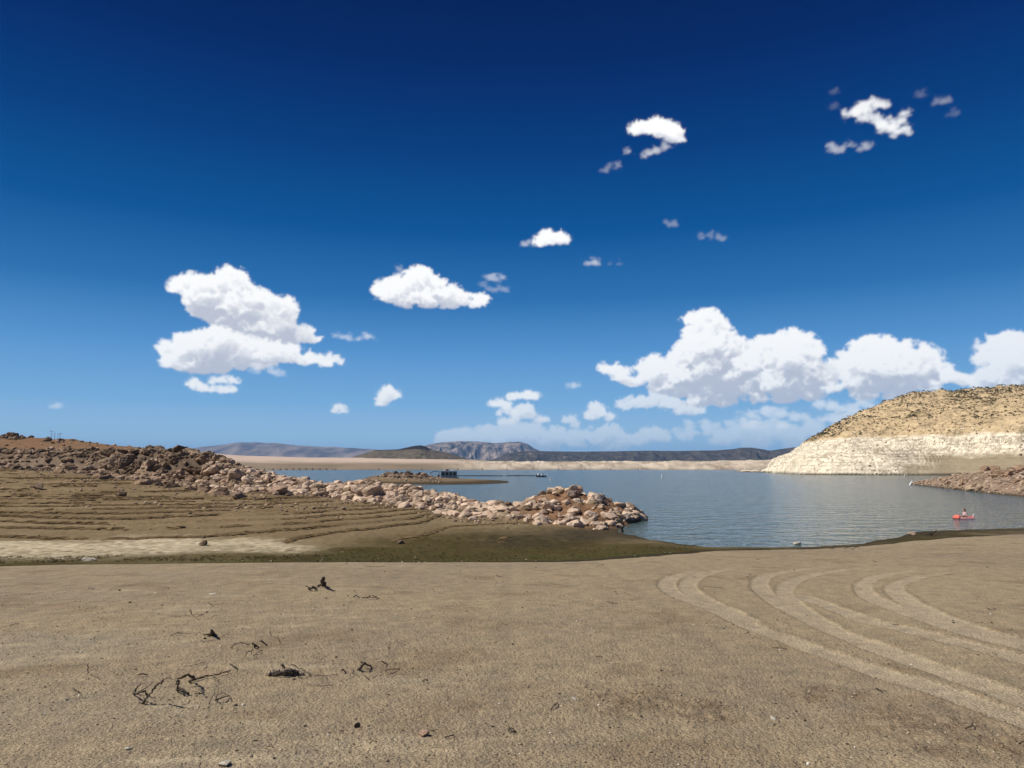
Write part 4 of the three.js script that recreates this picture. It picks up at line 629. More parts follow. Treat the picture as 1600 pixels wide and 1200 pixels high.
{ // grit and clods of the near flat, islet and spit gravel
  const R = rng(99), grit = [];
  for (let k = 0; k < 24000; k++) { const r = 3.2 + 13 * Math.pow(R(), 1.3), ph = (R() - 0.5) * 1.35, x = Math.sin(ph) * r, z = -Math.cos(ph) * r; if (trackAt(x, z)[0] > 0.3) continue; if (n2(x * 0.7, z * 0.7) + 0.3 * R() < 0.0) continue; grit.push([x, groundAt(x, z), z, 0.0024 + 0.009 * Math.pow(R(), 4), R() < 0.02 ? 1 : R() < 0.45 ? 0 : 2]); }
  for (const [gx, gz, s] of diggings) for (let k = 0; k < 70; k++) { const a = R() * 6.28, q = s * Math.sqrt(R()) * 0.9, x = gx + Math.cos(a) * q, z = gz + Math.sin(a) * q * 0.7; grit.push([x, groundAt(x, z), z, 0.004 + 0.012 * Math.pow(R(), 3), R() < 0.5 ? 2 : 0]); }
  scatter('grit', 'fine clods and grit on the sand flat', stoneShapes[1], plainRock, grit, [[0.33, 0.265, 0.18], [0.75, 0.7, 0.6], [0.24, 0.185, 0.125]]);
  const far = []; for (let k = 0; k < 900; k++) { const u = 1428 + 200 * R(), b = spitNear(u), c = spitCrest(u) + 2, d = lerp(b, c, R()), x = sideOf(u) * d, z = -d; far.push([x, spitHeight(u, d, x, z), z, 0.1 + 0.3 * R() * R(), R() < 0.6 ? 0 : 2]); }
  for (let k = 0; k < 500; k++) { const u = 560 + 130 * R(), d = islNear(u) + 4 + 24 * R(), x = sideOf(u) * d, z = -d; far.push([x, isletHeight(u, d, x, z), z, 0.1 + 0.3 * R() * R(), R() < 0.4 ? 0 : 2]); }
  scatter('gravel', 'broken stones on the islet and the right spit', stoneShapes[2], plainRock, far, [[0.45, 0.34, 0.26], [0.5, 0.4, 0.3], [0.25, 0.18, 0.13]]);
  const blocks = []; for (let k = 0; k < 3000; k++) { const u = 1200 + 470 * R(), b = hillBase(u), m = hillRing(u), d = lerp(b + 1, m + 6, R()), x = sideOf(u) * d, z = -d, h = rightHill(u, d, x, z); if (h < 0.2 || (u > 1410 && h < 9)) continue; blocks.push([x, h, z, 0.14 + 0.5 * Math.pow(R(), 3), R() < 0.7 ? 0 : R() < 0.5 ? 1 : 2]); }
  for (let k = 0; k < 2600; k++) { const u = 1260 + 400 * R(), m = hillRing(u), c = hillCrest(u), d = lerp(m, c, R()), x = sideOf(u) * d, z = -d, h = rightHill(u, d, x, z); blocks.push([x, h, z, 0.2 + 0.6 * Math.pow(R(), 3), R() < 0.6 ? 3 : 2]); }
  scatter('hillside_stones', 'loose pale and tan stones covering the right hill', stoneShapes[3], plainRock, blocks, [[0.8, 0.71, 0.55], [0.5, 0.41, 0.29], [0.28, 0.21, 0.135], [0.6, 0.45, 0.28]]);
  // desert scrub of the right hill: leafy clumps
  const leaf = []; for (let k = 0; k < 44; k++) { const a = R() * 6.28, b = R() * 1.4, r = 0.35 + 0.65 * R(), g = new THREE.PlaneGeometry(0.34, 0.26); g.rotateX(R() * 3); g.rotateY(R() * 6); g.translate(Math.cos(a) * Math.cos(b) * r, Math.sin(b) * r * 0.8 + 0.1, Math.sin(a) * Math.cos(b) * r); leaf.push(g); }
  const bush = mergeGeometries(leaf), scrub = []; for (let k = 0; k < 3600; k++) { const u = 1265 + 400 * R(), m = hillRing(u), c = hillCrest(u), t = Math.pow(R(), 0.75), d = lerp(m, c + 3, t), x = sideOf(u) * d, z = -d; if (n2(x / 22, z / 22) + 0.55 * R() < 0.24 && t < 0.93) continue; scrub.push([x, rightHill(u, d, x, z), z, 0.3 + 0.8 * R() * R() + 0.25 * Math.max(0, n2(x / 8, z / 8)), R() < 0.5 ? 0 : 1]); }
  for (let k = 0; k < 900; k++) { const u = 1490 + 180 * R(), d = lerp(hillRing(u), hillCrest(u), 0.5 + 0.5 * R()), x = sideOf(u) * d, z = -d; if (n2(x / 15 + 5, z / 15) + 0.35 * R() < 0.1) continue; scrub.push([x, rightHill(u, d, x, z), z, 0.4 + 0.8 * R() * R(), R() < 0.5 ? 0 : 1]); }
  scatter('desert_scrub', 'dark desert scrub dotting the right hill', bush, new THREE.MeshStandardMaterial({ color: 0xffffff, roughness: 1, side: THREE.DoubleSide }), scrub, [[0.1, 0.088, 0.045], [0.17, 0.14, 0.075]], 0.8);
}

// ------------------------------------------------------------------ houseboat, breakwater, boat, buoys
const flatMat = (r, g, b, rough = 0.7, extra = {}) => new THREE.MeshStandardMaterial({ color: new THREE.Color().setRGB(r, g, b), roughness: rough, ...extra });
const box = (w, h, d, x, y, z) => new THREE.BoxGeometry(w, h, d).translate(x, y, z);
const WHITE = flatMat(0.74, 0.74, 0.72, 0.5), GREY = flatMat(0.34, 0.35, 0.35, 0.6), DARK = flatMat(0.03, 0.032, 0.035, 0.6), BROWNM = flatMat(0.16, 0.09, 0.055, 0.8), REDM = flatMat(0.5, 0.05, 0.05, 0.6), GLASS = new THREE.MeshPhysicalMaterial({ color: 0x24313a, roughness: 0.06, metalness: 0, specularIntensity: 1 });
const floatAt = (u, d) => new THREE.Vector3(sideOf(u) * d, 0, -d);
{
  const h = new THREE.Group(); h.position.copy(floatAt(693, 240)); h.rotation.y = 0.12;
  put(h, 'houseboat', 'grey floating cabin with a dark awning moored behind the sand islet', 'houseboat');
  part(box(9.4, 0.5, 4.2, 0, 0.2, 0), GREY, 'pontoon', h);
  part(box(5.0, 1.9, 3.2, 1.6, 1.4, 0), GREY, 'cabin', h);
  const roof = part(box(5.7, 0.16, 3.9, 1.6, 2.46, 0), WHITE, 'roof', h);
  part(box(0.5, 0.7, 0.5, 0.1, 2.9, 0.2), WHITE, 'roof_chair', roof); part(box(0.8, 0.55, 0.7, 1.1, 2.82, 0), BROWNM, 'roof_box', roof); part(box(0.5, 0.85, 0.5, 2.6, 2.97, 0.3), WHITE, 'air_conditioner', roof);
  for (let k = 0; k < 4; k++) { const w = part(box(0.85, 1.05, 0.06, -0.25 + k * 1.2, 1.55, 1.62), GLASS, 'window', h); part(box(0.98, 0.07, 0.1, -0.25 + k * 1.2, 0.98, 1.64), WHITE, 'window_sill', w); }
  part(box(0.06, 1.1, 1.4, 4.12, 1.55, 0), GLASS, 'side_window', h);
  for (const x of [-1.1, 0.36, 1.56, 2.76, 4.2]) part(box(0.1, 2.0, 0.1, x, 1.4, 1.85), WHITE, 'post', h);
  const aw = new THREE.CylinderGeometry(2.2, 2.2, 3.0, 20, 1, false, -0.75, 1.5); aw.rotateX(-Math.PI / 2).translate(-2.7, 0.28, 0);
  part(new THREE.ExtrudeGeometry(new THREE.Shape([[-4.5, 1.75], [-4.1, 2.15], [-3.2, 2.42], [-2.2, 2.5], [-1.3, 2.44], [-1.3, 2.3], [-2.2, 2.34], [-3.2, 2.24], [-4.0, 1.98], [-4.4, 1.62]].map((p) => new THREE.Vector2(...p))), { depth: 3.4, bevelEnabled: false }).translate(0, 0, -1.7), DARK, 'awning', h);
  for (const [x, z] of [[-4.3, 1.5], [-4.3, -1.5], [-1.5, 1.5], [-1.5, -1.5]]) part(new THREE.CylinderGeometry(0.05, 0.05, 1.9, 8).translate(x, 1.2, z), GREY, 'awning_pole', h);
  part(box(0.7, 0.9, 0.6, -1.7, 0.9, 1.2), REDM, 'red_locker', h);
  const rail = []; for (let k = 0; k < 5; k++) rail.push(box(0.05, 0.9, 0.05, -4.5 + k * 0.7, 0.9, 1.95)); rail.push(box(3.0, 0.05, 0.05, -3.1, 1.34, 1.95)); part(mergeGeometries(rail), GREY, 'railing', h);
}
{ // floating breakwater of tyres
  const b = new THREE.Group(); b.position.copy(floatAt(775, 318)); put(b, 'floating_breakwater', 'long dark line of floating tyres between the houseboat and the small boat', 'breakwater');
  const R = rng(8); for (let k = 0; k < 34; k++) { if (k === 20) continue; const t = new THREE.TorusGeometry(0.4, 0.2, 8, 14).rotateX(Math.PI / 2 + (R() - 0.5) * 0.5); part(t.translate(-16.2 + k * 0.98, 0.06 + 0.1 * R(), 0.6 * (R() - 0.5) - k * 0.1), DARK, 'tyre', b); }
}
{ // small boat with outboard
  const b = new THREE.Group(); b.position.copy(floatAt(846, 290)); b.rotation.y = 0.25; put(b, 'motor_boat', 'small white and dark open boat on the water right of the tyre line', 'boat');
  const s = new THREE.Shape(); s.moveTo(-1.7, -0.62); s.lineTo(0.9, -0.66); s.quadraticCurveTo(1.7, -0.5, 2.0, 0); s.quadraticCurveTo(1.7, 0.5, 0.9, 0.66); s.lineTo(-1.7, 0.62); s.closePath();
  const hull = part(new THREE.ExtrudeGeometry(s, { depth: 0.55, bevelEnabled: true, bevelSize: 0.08, bevelThickness: 0.1, bevelSegments: 3 }).rotateX(-Math.PI / 2).translate(0, -0.15, 0), DARK, 'hull', b);
  part(box(2.6, 0.06, 1.05, -0.25, 0.53, 0), GREY, 'deck', hull);
  part(box(0.5, 0.55, 0.7, 0.35, 0.82, 0), WHITE, 'console', b); part(box(0.05, 0.4, 0.75, 0.62, 1.2, 0).rotateZ(0.0), GLASS, 'windscreen', b);
  part(box(0.6, 0.5, 0.9, -0.9, 0.78, 0), WHITE, 'seat', b); part(box(0.14, 0.75, 0.9, -1.25, 1.05, 0), WHITE, 'seat_back', b);
  part(box(0.35, 0.65, 0.35, -1.95, 0.55, 0), DARK, 'outboard_motor', b);
}
function buoy(u, d, label, scale = 1, tilt = 0, y = 0) {
  const g = new THREE.Group(); g.position.copy(floatAt(u, d)); g.position.y = y; g.rotation.z = tilt; g.scale.setScalar(scale); put(g, 'buoy', label, 'buoy', 'white buoys on the lake');
  part(new THREE.LatheGeometry([[0, -0.35], [0.2, -0.34], [0.24, -0.2], [0.25, 0.2], [0.22, 0.5], [0.14, 0.62], [0.12, 1.05], [0.08, 1.15], [0, 1.18]].map((p) => new THREE.Vector2(...p)), 20), WHITE, 'float', g);
  part(new THREE.TorusGeometry(0.245, 0.03, 8, 20).rotateX(Math.PI / 2).translate(0, 0.12, 0), flatMat(0.7, 0.22, 0.05), 'band', g);
}
buoy(860, 214, 'small round white buoy below and right of the small boat', 0.62);
buoy(1035, 255, 'lone white buoy in open water above the rocky point');
buoy(1251, 340, 'white buoy near the left end of the pale hill', 0.95);
buoy(1416, 300, 'white buoy in front of the pale hill, just beyond the low spit', 0.95);
buoy(1424, 152, 'tilted white buoy at the tip of the low rocky spit', 0.85, -0.5, 0.02);

// ------------------------------------------------------------------ utility poles on the far left hill
{
  const wood = flatMat(0.09, 0.075, 0.06, 0.9);
  for (const [u, v0, v1, two, label] of [[73, 673, 690, true, 'taller wooden utility pole with crossarm on the left skyline'], [86.5, 677, 691, false, 'shorter wooden utility pole on the left skyline']]) {
    const d = 780, x = sideOf(u) * d, y = groundAt(x, -d) - 0.5, top = heightAt(v0, d), h = top - y;
    const g = new THREE.Group(); g.position.set(x, y, -d); put(g, 'utility_pole', label, 'utility pole', 'utility poles on the skyline');
    part(new THREE.CylinderGeometry(0.16, 0.24, h, 10).translate(0, h / 2, 0), wood, 'pole', g); part(box(two ? 3.6 : 4.4, 0.24, 0.2, two ? 0 : 0, h - 0.5, 0.22), wood, 'crossarm', g);
    if (two) part(new THREE.CylinderGeometry(0.15, 0.22, h - 2, 10).translate(3.2, (h - 2) / 2, 0), wood, 'stub_pole', g); else part(new THREE.CylinderGeometry(0.14, 0.2, h - 0.3, 10).translate(-1.9, (h - 0.3) / 2, 0.5), wood, 'stub_pole', g);
    for (const s of [-1, 1]) part(new THREE.CylinderGeometry(0.09, 0.11, 0.4, 8).translate(s * 1.4, h - 0.2, 0.22), wood, 'insulator', g);
  }
}

// ------------------------------------------------------------------ a bather on an inflatable
{
  const c = floatAt(1506, 52); c.x = sight(1506, 808)[0] * 52;
  const raft = new THREE.Group(); raft.position.copy(c); raft.position.y = -0.06; raft.scale.setScalar(0.8); raft.rotation.y = 0.15; put(raft, 'inflatable_lounger', 'orange and pink inflatable lounger floating near the right shore', 'inflatable');
  const orange = flatMat(0.78, 0.17, 0.12, 0.4), pink = flatMat(0.76, 0.33, 0.33, 0.4), whiteP = flatMat(0.8, 0.78, 0.76, 0.4);
  const tube = (pts, r, n = 24) => new THREE.TubeGeometry(new THREE.CatmullRomCurve3(pts.map((p) => new THREE.Vector3(...p))), n, r, 12);
  const cap = (l, r, x, y, z) => new THREE.CapsuleGeometry(r, l, 8, 16).rotateX(Math.PI / 2).translate(x, y, z);
  part(mergeGeometries([cap(0.5, 0.13, -0.72, 0.17, 0), cap(0.42, 0.1, -0.62, 0.3, 0)].map((g) => g)), orange, 'headrest', raft);
  part(mergeGeometries([cap(0.42, 0.12, 0.62, 0.12, 0), cap(0.36, 0.09, 0.74, 0.18, 0)]), orange, 'footrest', raft);
  for (const z of [-0.34, 0.34]) part(tube([[-0.72, 0.08, z], [-0.3, 0.07, z * 1.08], [0.2, 0.07, z * 1.08], [0.66, 0.08, z]], 0.12), pink, 'side_tube', raft);
  part(tube([[-0.6, 0.05, 0], [0.0, 0.03, 0], [0.6, 0.05, 0]], 0.16), whiteP, 'seat_panel', raft);
  part(new THREE.CapsuleGeometry(0.035, 0.24, 6, 10).rotateZ(-0.15).translate(0.84, 0.34, 0.1), whiteP, 'handle', raft);
  // the bather sits leaning back, legs stretched along the lounger
  const bones = [[[0.12, 0.28, 0.02], [0.1, 0.5, 0.02], 0.125, 0.13], [[0.1, 0.5, 0.02], [0.08, 0.66, 0.02], 0.13, 0.11], [[0.1, 0.62, -0.13], [0.1, 0.62, 0.17], 0.065, 0.065], [[0.08, 0.68, 0.02], [0.06, 0.77, 0.02], 0.05, 0.05], [[0.05, 0.86, 0.02], [0.04, 0.9, 0.02], 0.088, 0.095], [[-0.04, 0.87, 0.02], [-0.055, 0.86, 0.02], 0.022, 0.018],
    [[0.1, 0.25, -0.07], [-0.28, 0.34, -0.09], 0.085, 0.06], [[-0.28, 0.34, -0.09], [-0.62, 0.24, -0.1], 0.055, 0.038], [[-0.62, 0.24, -0.1], [-0.66, 0.34, -0.11], 0.035, 0.028], [[0.1, 0.25, 0.12], [-0.26, 0.38, 0.14], 0.085, 0.06], [[-0.26, 0.38, 0.14], [-0.55, 0.22, 0.16], 0.055, 0.038], [[-0.55, 0.22, 0.16], [-0.6, 0.31, 0.17], 0.035, 0.028],
    [[0.1, 0.61, 0.18], [0.06, 0.42, 0.3], 0.048, 0.038], [[0.06, 0.42, 0.3], [-0.12, 0.28, 0.33], 0.036, 0.026], [[0.1, 0.61, -0.14], [0.16, 0.42, -0.28], 0.048, 0.038], [[0.16, 0.42, -0.28], [0.3, 0.26, -0.34], 0.036, 0.026]];
  for (const [hx, hy, hz, s] of [[-0.12, 0.28, 0.33, -1], [0.3, 0.26, -0.34, 1]]) { bones.push([[hx, hy, hz], [hx + s * 0.06, hy - 0.03, hz], 0.026, 0.024]); for (let k = 0; k < 4; k++) bones.push([[hx + s * 0.06, hy - 0.03, hz + (k - 1.5) * 0.017], [hx + s * (0.115 + 0.01 * (k === 1)), hy - 0.065, hz + (k - 1.5) * 0.02], 0.0095, 0.008]); bones.push([[hx + s * 0.02, hy - 0.01, hz + 0.02], [hx + s * 0.06, hy - 0.03, hz + 0.05], 0.011, 0.009]); }
  const sd = (x, y, z, set) => { let m = 9; for (const [a, b, r0, r1] of set) { const ux = b[0] - a[0], uy = b[1] - a[1], uz = b[2] - a[2], l = ux * ux + uy * uy + uz * uz || 1e-9, t = clamp(((x - a[0]) * ux + (y - a[1]) * uy + (z - a[2]) * uz) / l), d = Math.hypot(x - a[0] - ux * t, y - a[1] - uy * t, z - a[2] - uz * t) - lerp(r0, r1, t), k = 0.025, q = clamp(0.5 + 0.5 * (m - d) / k); m = lerp(m, d, q) - k * q * (1 - q); } return m; };
  const skin = (f, cx, cy, cz, half, res) => {
    const mc = new MarchingCubes(res, new THREE.MeshStandardMaterial(), false, false, 200000); mc.isolation = 0; const hs = res / 2;
    for (let k = 0; k < res; k++) for (let j = 0; j < res; j++) for (let i = 0; i < res; i++) mc.field[i + j * res + k * res * res] = -f(cx + (i - hs) / hs * half, cy + (j - hs) / hs * half, cz + (k - hs) / hs * half);
    mc.update(); const n = mc.count, p = new Float32Array(mc.positionArray.slice(0, n * 3)), nn = new Float32Array(mc.normalArray.slice(0, n * 3));
    for (let i = 0; i < n; i++) { p[i * 3] = cx + p[i * 3] * half; p[i * 3 + 1] = cy + p[i * 3 + 1] * half; p[i * 3 + 2] = cz + p[i * 3 + 2] * half; }
    const g = new THREE.BufferGeometry(); g.setAttribute('position', new THREE.BufferAttribute(p, 3)); g.setAttribute('normal', new THREE.BufferAttribute(nn, 3)); return g;
  };
  const person = new THREE.Group(); person.position.copy(c); person.position.y = -0.1; person.scale.setScalar(0.78); person.rotation.y = 0.15; put(person, 'person', 'bather in a pink top sitting on the orange inflatable in the lake', 'person');
  part(skin((x, y, z) => sd(x, y, z, bones), -0.12, 0.5, 0, 0.62, 108), flatMat(0.46, 0.26, 0.18, 0.6), 'body', person);
  const torso = bones.slice(0, 3).map(([a, b, r, s]) => [a, b, r + 0.016, s + 0.014]);
  part(skin((x, y, z) => Math.max(sd(x, y, z, torso), y - 0.66, 0.3 - y), 0.1, 0.48, 0.02, 0.32, 48), flatMat(0.72, 0.5, 0.52, 0.8), 'top', person);
  const hip = [[[0.14, 0.27, -0.06], [-0.12, 0.31, -0.08], 0.1, 0.084], [[0.14, 0.27, 0.1], [-0.1, 0.33, 0.125], 0.1, 0.084]];
  part(skin((x, y, z) => sd(x, y, z, hip), 0.02, 0.3, 0.02, 0.34, 44), flatMat(0.12, 0.02, 0.03, 0.8), 'shorts', person);
  part(skin((x, y, z) => Math.max(sd(x, y, z, [[[0.075, 0.9, 0.02], [0.06, 0.94, 0.02], 0.1, 0.09], [[0.12, 0.9, 0.02], [0.14, 0.78, 0.02], 0.07, 0.045]]), -(x + 0.02) - 0.4 * (y - 0.93) * 0), 0.07, 0.88, 0.02, 0.2, 44), flatMat(0.012, 0.01, 0.009, 0.6), 'hair', person);
}

// ------------------------------------------------------------------ driftwood, twigs and other small things on the sand
const woodTex = dataTex(256, (i, j) => { const x = i / 256, y = j / 256, g = 0.75 + 0.3 * tile(x, y * 0 + x * 0, 32, 2) + 0.25 * n2(x * 40, y * 4, 4 * 64) + 0.1 * tile(x, y, 16, 4); return [g, g * 0.97, g * 0.93]; }, { srgb: true });
const DRIFT = new THREE.MeshStandardMaterial({ color: new THREE.Color().setRGB(0.23, 0.175, 0.13), map: woodTex, bumpMap: woodTex, bumpScale: 0.004, roughness: 0.95 }), TWIG = new THREE.MeshStandardMaterial({ color: new THREE.Color().setRGB(0.1, 0.074, 0.055), map: woodTex, roughness: 0.95 }), BLEACHED = new THREE.MeshStandardMaterial({ color: new THREE.Color().setRGB(0.62, 0.52, 0.41), map: woodTex, bumpMap: woodTex, bumpScale: 0.004, roughness: 0.95 });
function limb(R, pts, r0, r1, kink = 0.15, seg = 7) {             // a crooked tapering branch
  const c = new THREE.CatmullRomCurve3(pts.map((p) => new THREE.Vector3(...p))), n = Math.max(8, pts.length * 7), L = c.getLength(), q = [];
  for (let i = 0; i <= n; i++) { const p = c.getPoint(i / n); p.x += (R() - 0.5) * kink * L * 0.09; p.y += (R() - 0.5) * kink * L * 0.06; p.z += (R() - 0.5) * kink * L * 0.09; q.push(p); }
  const fr = new THREE.CatmullRomCurve3(q), F2 = fr.computeFrenetFrames(n, false), P3 = [], I = [], U = [];
  for (let i = 0; i <= n; i++) { const p = fr.getPoint(i / n), t = i / n, r = lerp(r0, r1, t) * (0.85 + 0.3 * R()); for (let k = 0; k < seg; k++) { const a = k / seg * 6.283, w = r * (0.85 + 0.3 * R()); P3.push(p.x + (F2.normals[i].x * Math.cos(a) + F2.binormals[i].x * Math.sin(a)) * w, p.y + (F2.normals[i].y * Math.cos(a) + F2.binormals[i].y * Math.sin(a)) * w, p.z + (F2.normals[i].z * Math.cos(a) + F2.binormals[i].z * Math.sin(a)) * w); U.push(k / seg, t * L * 2); } }
  for (let i = 0; i < n; i++) for (let k = 0; k < seg; k++) { const a = i * seg + k, b = i * seg + (k + 1) % seg; I.push(a, b, a + seg, b, b + seg, a + seg); }
  for (const [i, s] of [[0, 1], [n, -1]]) { const c0 = fr.getPoint(i / n), ix = P3.length / 3; P3.push(c0.x, c0.y, c0.z); U.push(0.5, 0); for (let k = 0; k < seg; k++) { const a = i * seg + k, b = i * seg + (k + 1) % seg; s > 0 ? I.push(ix, b, a) : I.push(ix, a, b); } }
  const g = new THREE.BufferGeometry(); g.setAttribute('position', new THREE.Float32BufferAttribute(P3, 3)); g.setAttribute('uv', new THREE.Float32BufferAttribute(U, 2)); g.setIndex(I); g.computeVertexNormals(); return g;
}
// a thing of branches: each branch is a list of sightings [column, row, height above the sand in metres]
function wood(name, label, category, branches, group) {
  const [u0, v0] = branches[0].pts[0], o = landing(u0, v0, groundAt), R = rng(Math.round(u0 * 31 + v0)), g = new THREE.Group(); g.position.copy(o); put(g, name, label, category, group);
  for (const b of branches) {
    const pts = b.pts.map(([u, v, h = 0.01]) => { const p = landing(u, v, (x, z) => groundAt(x, z) + h); return [p.x - o.x, groundAt(p.x, p.z) + h - o.y, p.z - o.z]; });
    part(limb(R, pts, (b.r0 ?? 0.012) * 0.46, (b.r1 ?? 0.005) * 0.6, b.kink ?? 0.5), b.mat ?? DRIFT, b.name ?? 'branch', g);
  }
  return g;
}
const c5 = (x, y, h) => [x / 3.2, 860 + y / 3.2, h], c6 = (x, y, h) => [400 + x / 3.2, 860 + y / 3.2, h];
wood('driftwood', 'forked driftwood branch propped up, nearest of the debris on the left sand', 'driftwood', [
  { pts: [c5(708, 772, 0.0), c5(738, 738, 0.06), c5(775, 690, 0.13), c5(812, 655, 0.2)], r0: 0.022, r1: 0.012 }, { pts: [c5(738, 738, 0.05), c5(720, 712, 0.09), c5(690, 712, 0.07), c5(668, 718, 0.0)], r0: 0.016, r1: 0.01 }, { pts: [c5(668, 718, 0.005), c5(685, 690, 0.06), c5(706, 668, 0.11)], r0: 0.018, r1: 0.005 }, { pts: [c5(690, 710, 0.05), c5(730, 690, 0.08), c5(768, 655, 0.13)], r0: 0.014, r1: 0.004, mat: BLEACHED }, { pts: [c5(800, 662, 0.18), c5(830, 645, 0.19), c5(858, 640, 0.17)], r0: 0.009, r1: 0.004 }]);
wood('driftwood', 'arched driftwood root with a long trailing branch behind the forked driftwood', 'driftwood', [
  { pts: [c5(886, 708, 0.0), c5(889, 668, 0.1), c5(902, 640, 0.13), c5(935, 630, 0.14), c5(965, 640, 0.09), c5(950, 656, 0.02)], r0: 0.016, r1: 0.016 }, { pts: [c5(950, 656, 0.015), c5(1010, 636, 0.02), c5(1070, 622, 0.025), c5(1148, 604, 0.02)], r0: 0.02, r1: 0.007 }, { pts: [c5(1100, 618, 0.02), c5(1110, 602, 0.06)], r0: 0.007, r1: 0.003 }, { pts: [c5(1060, 618, 0.02), c5(1075, 640, 0.05), c5(1085, 652, 0.01)], r0: 0.006, r1: 0.003, mat: BLEACHED }, { pts: [c5(885, 690, 0.02), c5(915, 700, 0.03), c5(945, 720, 0.01)], r0: 0.02, r1: 0.01, mat: TWIG }]);
wood('driftwood', 'curved bleached stick right of the arched driftwood root', 'driftwood', [{ pts: [c5(945, 686, 0.03), c5(980, 686, 0.05), c5(1005, 705, 0.04), c5(1032, 736, 0.005)], r0: 0.01, r1: 0.006, mat: BLEACHED }]);
wood('twig_bundle', 'small tangle of dark twigs in front of the curved bleached stick', 'twigs', [{ pts: [c5(1045, 768, 0), c5(1062, 735, 0.05), c5(1075, 715, 0.07)], r0: 0.008, r1: 0.004, mat: TWIG }, { pts: [c5(1075, 755, 0.01), c5(1105, 740, 0.03), c5(1148, 728, 0.015)], r0: 0.014, r1: 0.006, mat: TWIG }, { pts: [c5(1085, 722, 0.05), c5(1115, 715, 0.06), c5(1150, 730, 0.01)], r0: 0.007, r1: 0.003, mat: BLEACHED }, { pts: [c5(1088, 755, 0), c5(1082, 735, 0.06), c5(1092, 712, 0.08)], r0: 0.007, r1: 0.003, mat: TWIG }]);
wood('wood_chip', 'short dark wood chip just behind the forked driftwood', 'wood chip', [{ pts: [c5(688, 625, 0.01), c5(715, 617, 0.025), c5(738, 628, 0.005)], r0: 0.012, r1: 0.008, mat: TWIG }]);
wood('twig', 'lone twig ending in a hook above the trailing branch', 'twig', [{ pts: [c5(1150, 572, 0.01), c5(1172, 580, 0.03), c5(1188, 594, 0.01)], r0: 0.008, r1: 0.006, mat: TWIG }]);
wood('twig', 'long thin twig lying behind the arched driftwood root', 'twig', [{ pts: [c5(925, 580, 0.01), c5(980, 570, 0.015), c5(1050, 552, 0.01)], r0: 0.006, r1: 0.003 }]);
wood('twig', 'upright dead stem standing alone left of the driftwood', 'twig', [{ pts: [c5(438, 618, 0), c5(438, 596, 0.07), c5(440, 570, 0.15)], r0: 0.006, r1: 0.004, mat: TWIG }, { pts: [c5(440, 600, 0.05), c5(452, 588, 0.08), c5(470, 580, 0.1)], r0: 0.003, r1: 0.002 }, { pts: [c5(446, 612, 0.01), c5(462, 600, 0.04), c5(495, 606, 0.02)], r0: 0.003, r1: 0.002 }]);
wood('twig', 'small bent dark twig at the left of the sand, below the upright stem', 'twig', [{ pts: [c5(362, 690, 0.01), c5(385, 702, 0.02), c5(405, 716, 0.01)], r0: 0.006, r1: 0.004, mat: TWIG }, { pts: [c5(368, 728, 0.01), c5(385, 718, 0.04), c5(402, 716, 0.01)], r0: 0.005, r1: 0.003, mat: TWIG }]);
wood('stump', 'small pointed dark stump among long thin twigs', 'stump', [{ pts: [c5(1062, 425, 0), c5(1060, 412, 0.05), c5(1058, 398, 0.11)], r0: 0.07, r1: 0.015, mat: TWIG, kink: 0.2 }, { pts: [c5(1050, 424, 0.0), c5(1035, 421, 0.03), c5(1020, 422, 0)], r0: 0.02, r1: 0.008, mat: TWIG }, { pts: [c5(1066, 424, 0), c5(1074, 422, 0.02), c5(1084, 424, 0)], r0: 0.02, r1: 0.01, mat: TWIG }]);
wood('twig', 'long bent twig left of the pointed stump', 'twig', [{ pts: [c5(850, 428, 0.01), c5(885, 416, 0.03), c5(915, 410, 0.05)], r0: 0.008, r1: 0.004, mat: TWIG }, { pts: [c5(885, 416, 0.02), c5(940, 416, 0.015), c5(1005, 411, 0.01)], r0: 0.006, r1: 0.003 }]);
wood('twig', 'long straight twig just in front of the pointed stump', 'twig', [{ pts: [c5(1000, 456, 0.01), c5(1050, 452, 0.015), c5(1100, 434, 0.015), c5(1152, 417, 0.01)], r0: 0.006, r1: 0.003 }]);
wood('twig', 'thin horizontal twig with a standing shoot, upper left of the sand', 'twig', [{ pts: [c5(852, 329, 0.01), c5(910, 328, 0.015), c5(965, 322, 0.015), c5(1020, 321, 0.02)], r0: 0.007, r1: 0.005 }, { pts: [c5(958, 324, 0.01), c5(955, 308, 0.09), c5(953, 294, 0.16)], r0: 0.006, r1: 0.004 }, { pts: [c5(1003, 326, 0.01), c5(1020, 318, 0.04)], r0: 0.012, r1: 0.006, mat: TWIG }]);
wood('twig', 'forked twig farther back, behind the horizontal twig', 'twig', [{ pts: [c5(1038, 258, 0.02), c5(1055, 272, 0.01), c5(1068, 281, 0.01)], r0: 0.008, r1: 0.005, mat: TWIG }, { pts: [c5(1062, 270, 0.01), c5(1095, 268, 0.02), c5(1122, 260, 0.05)], r0: 0.006, r1: 0.004 }]);
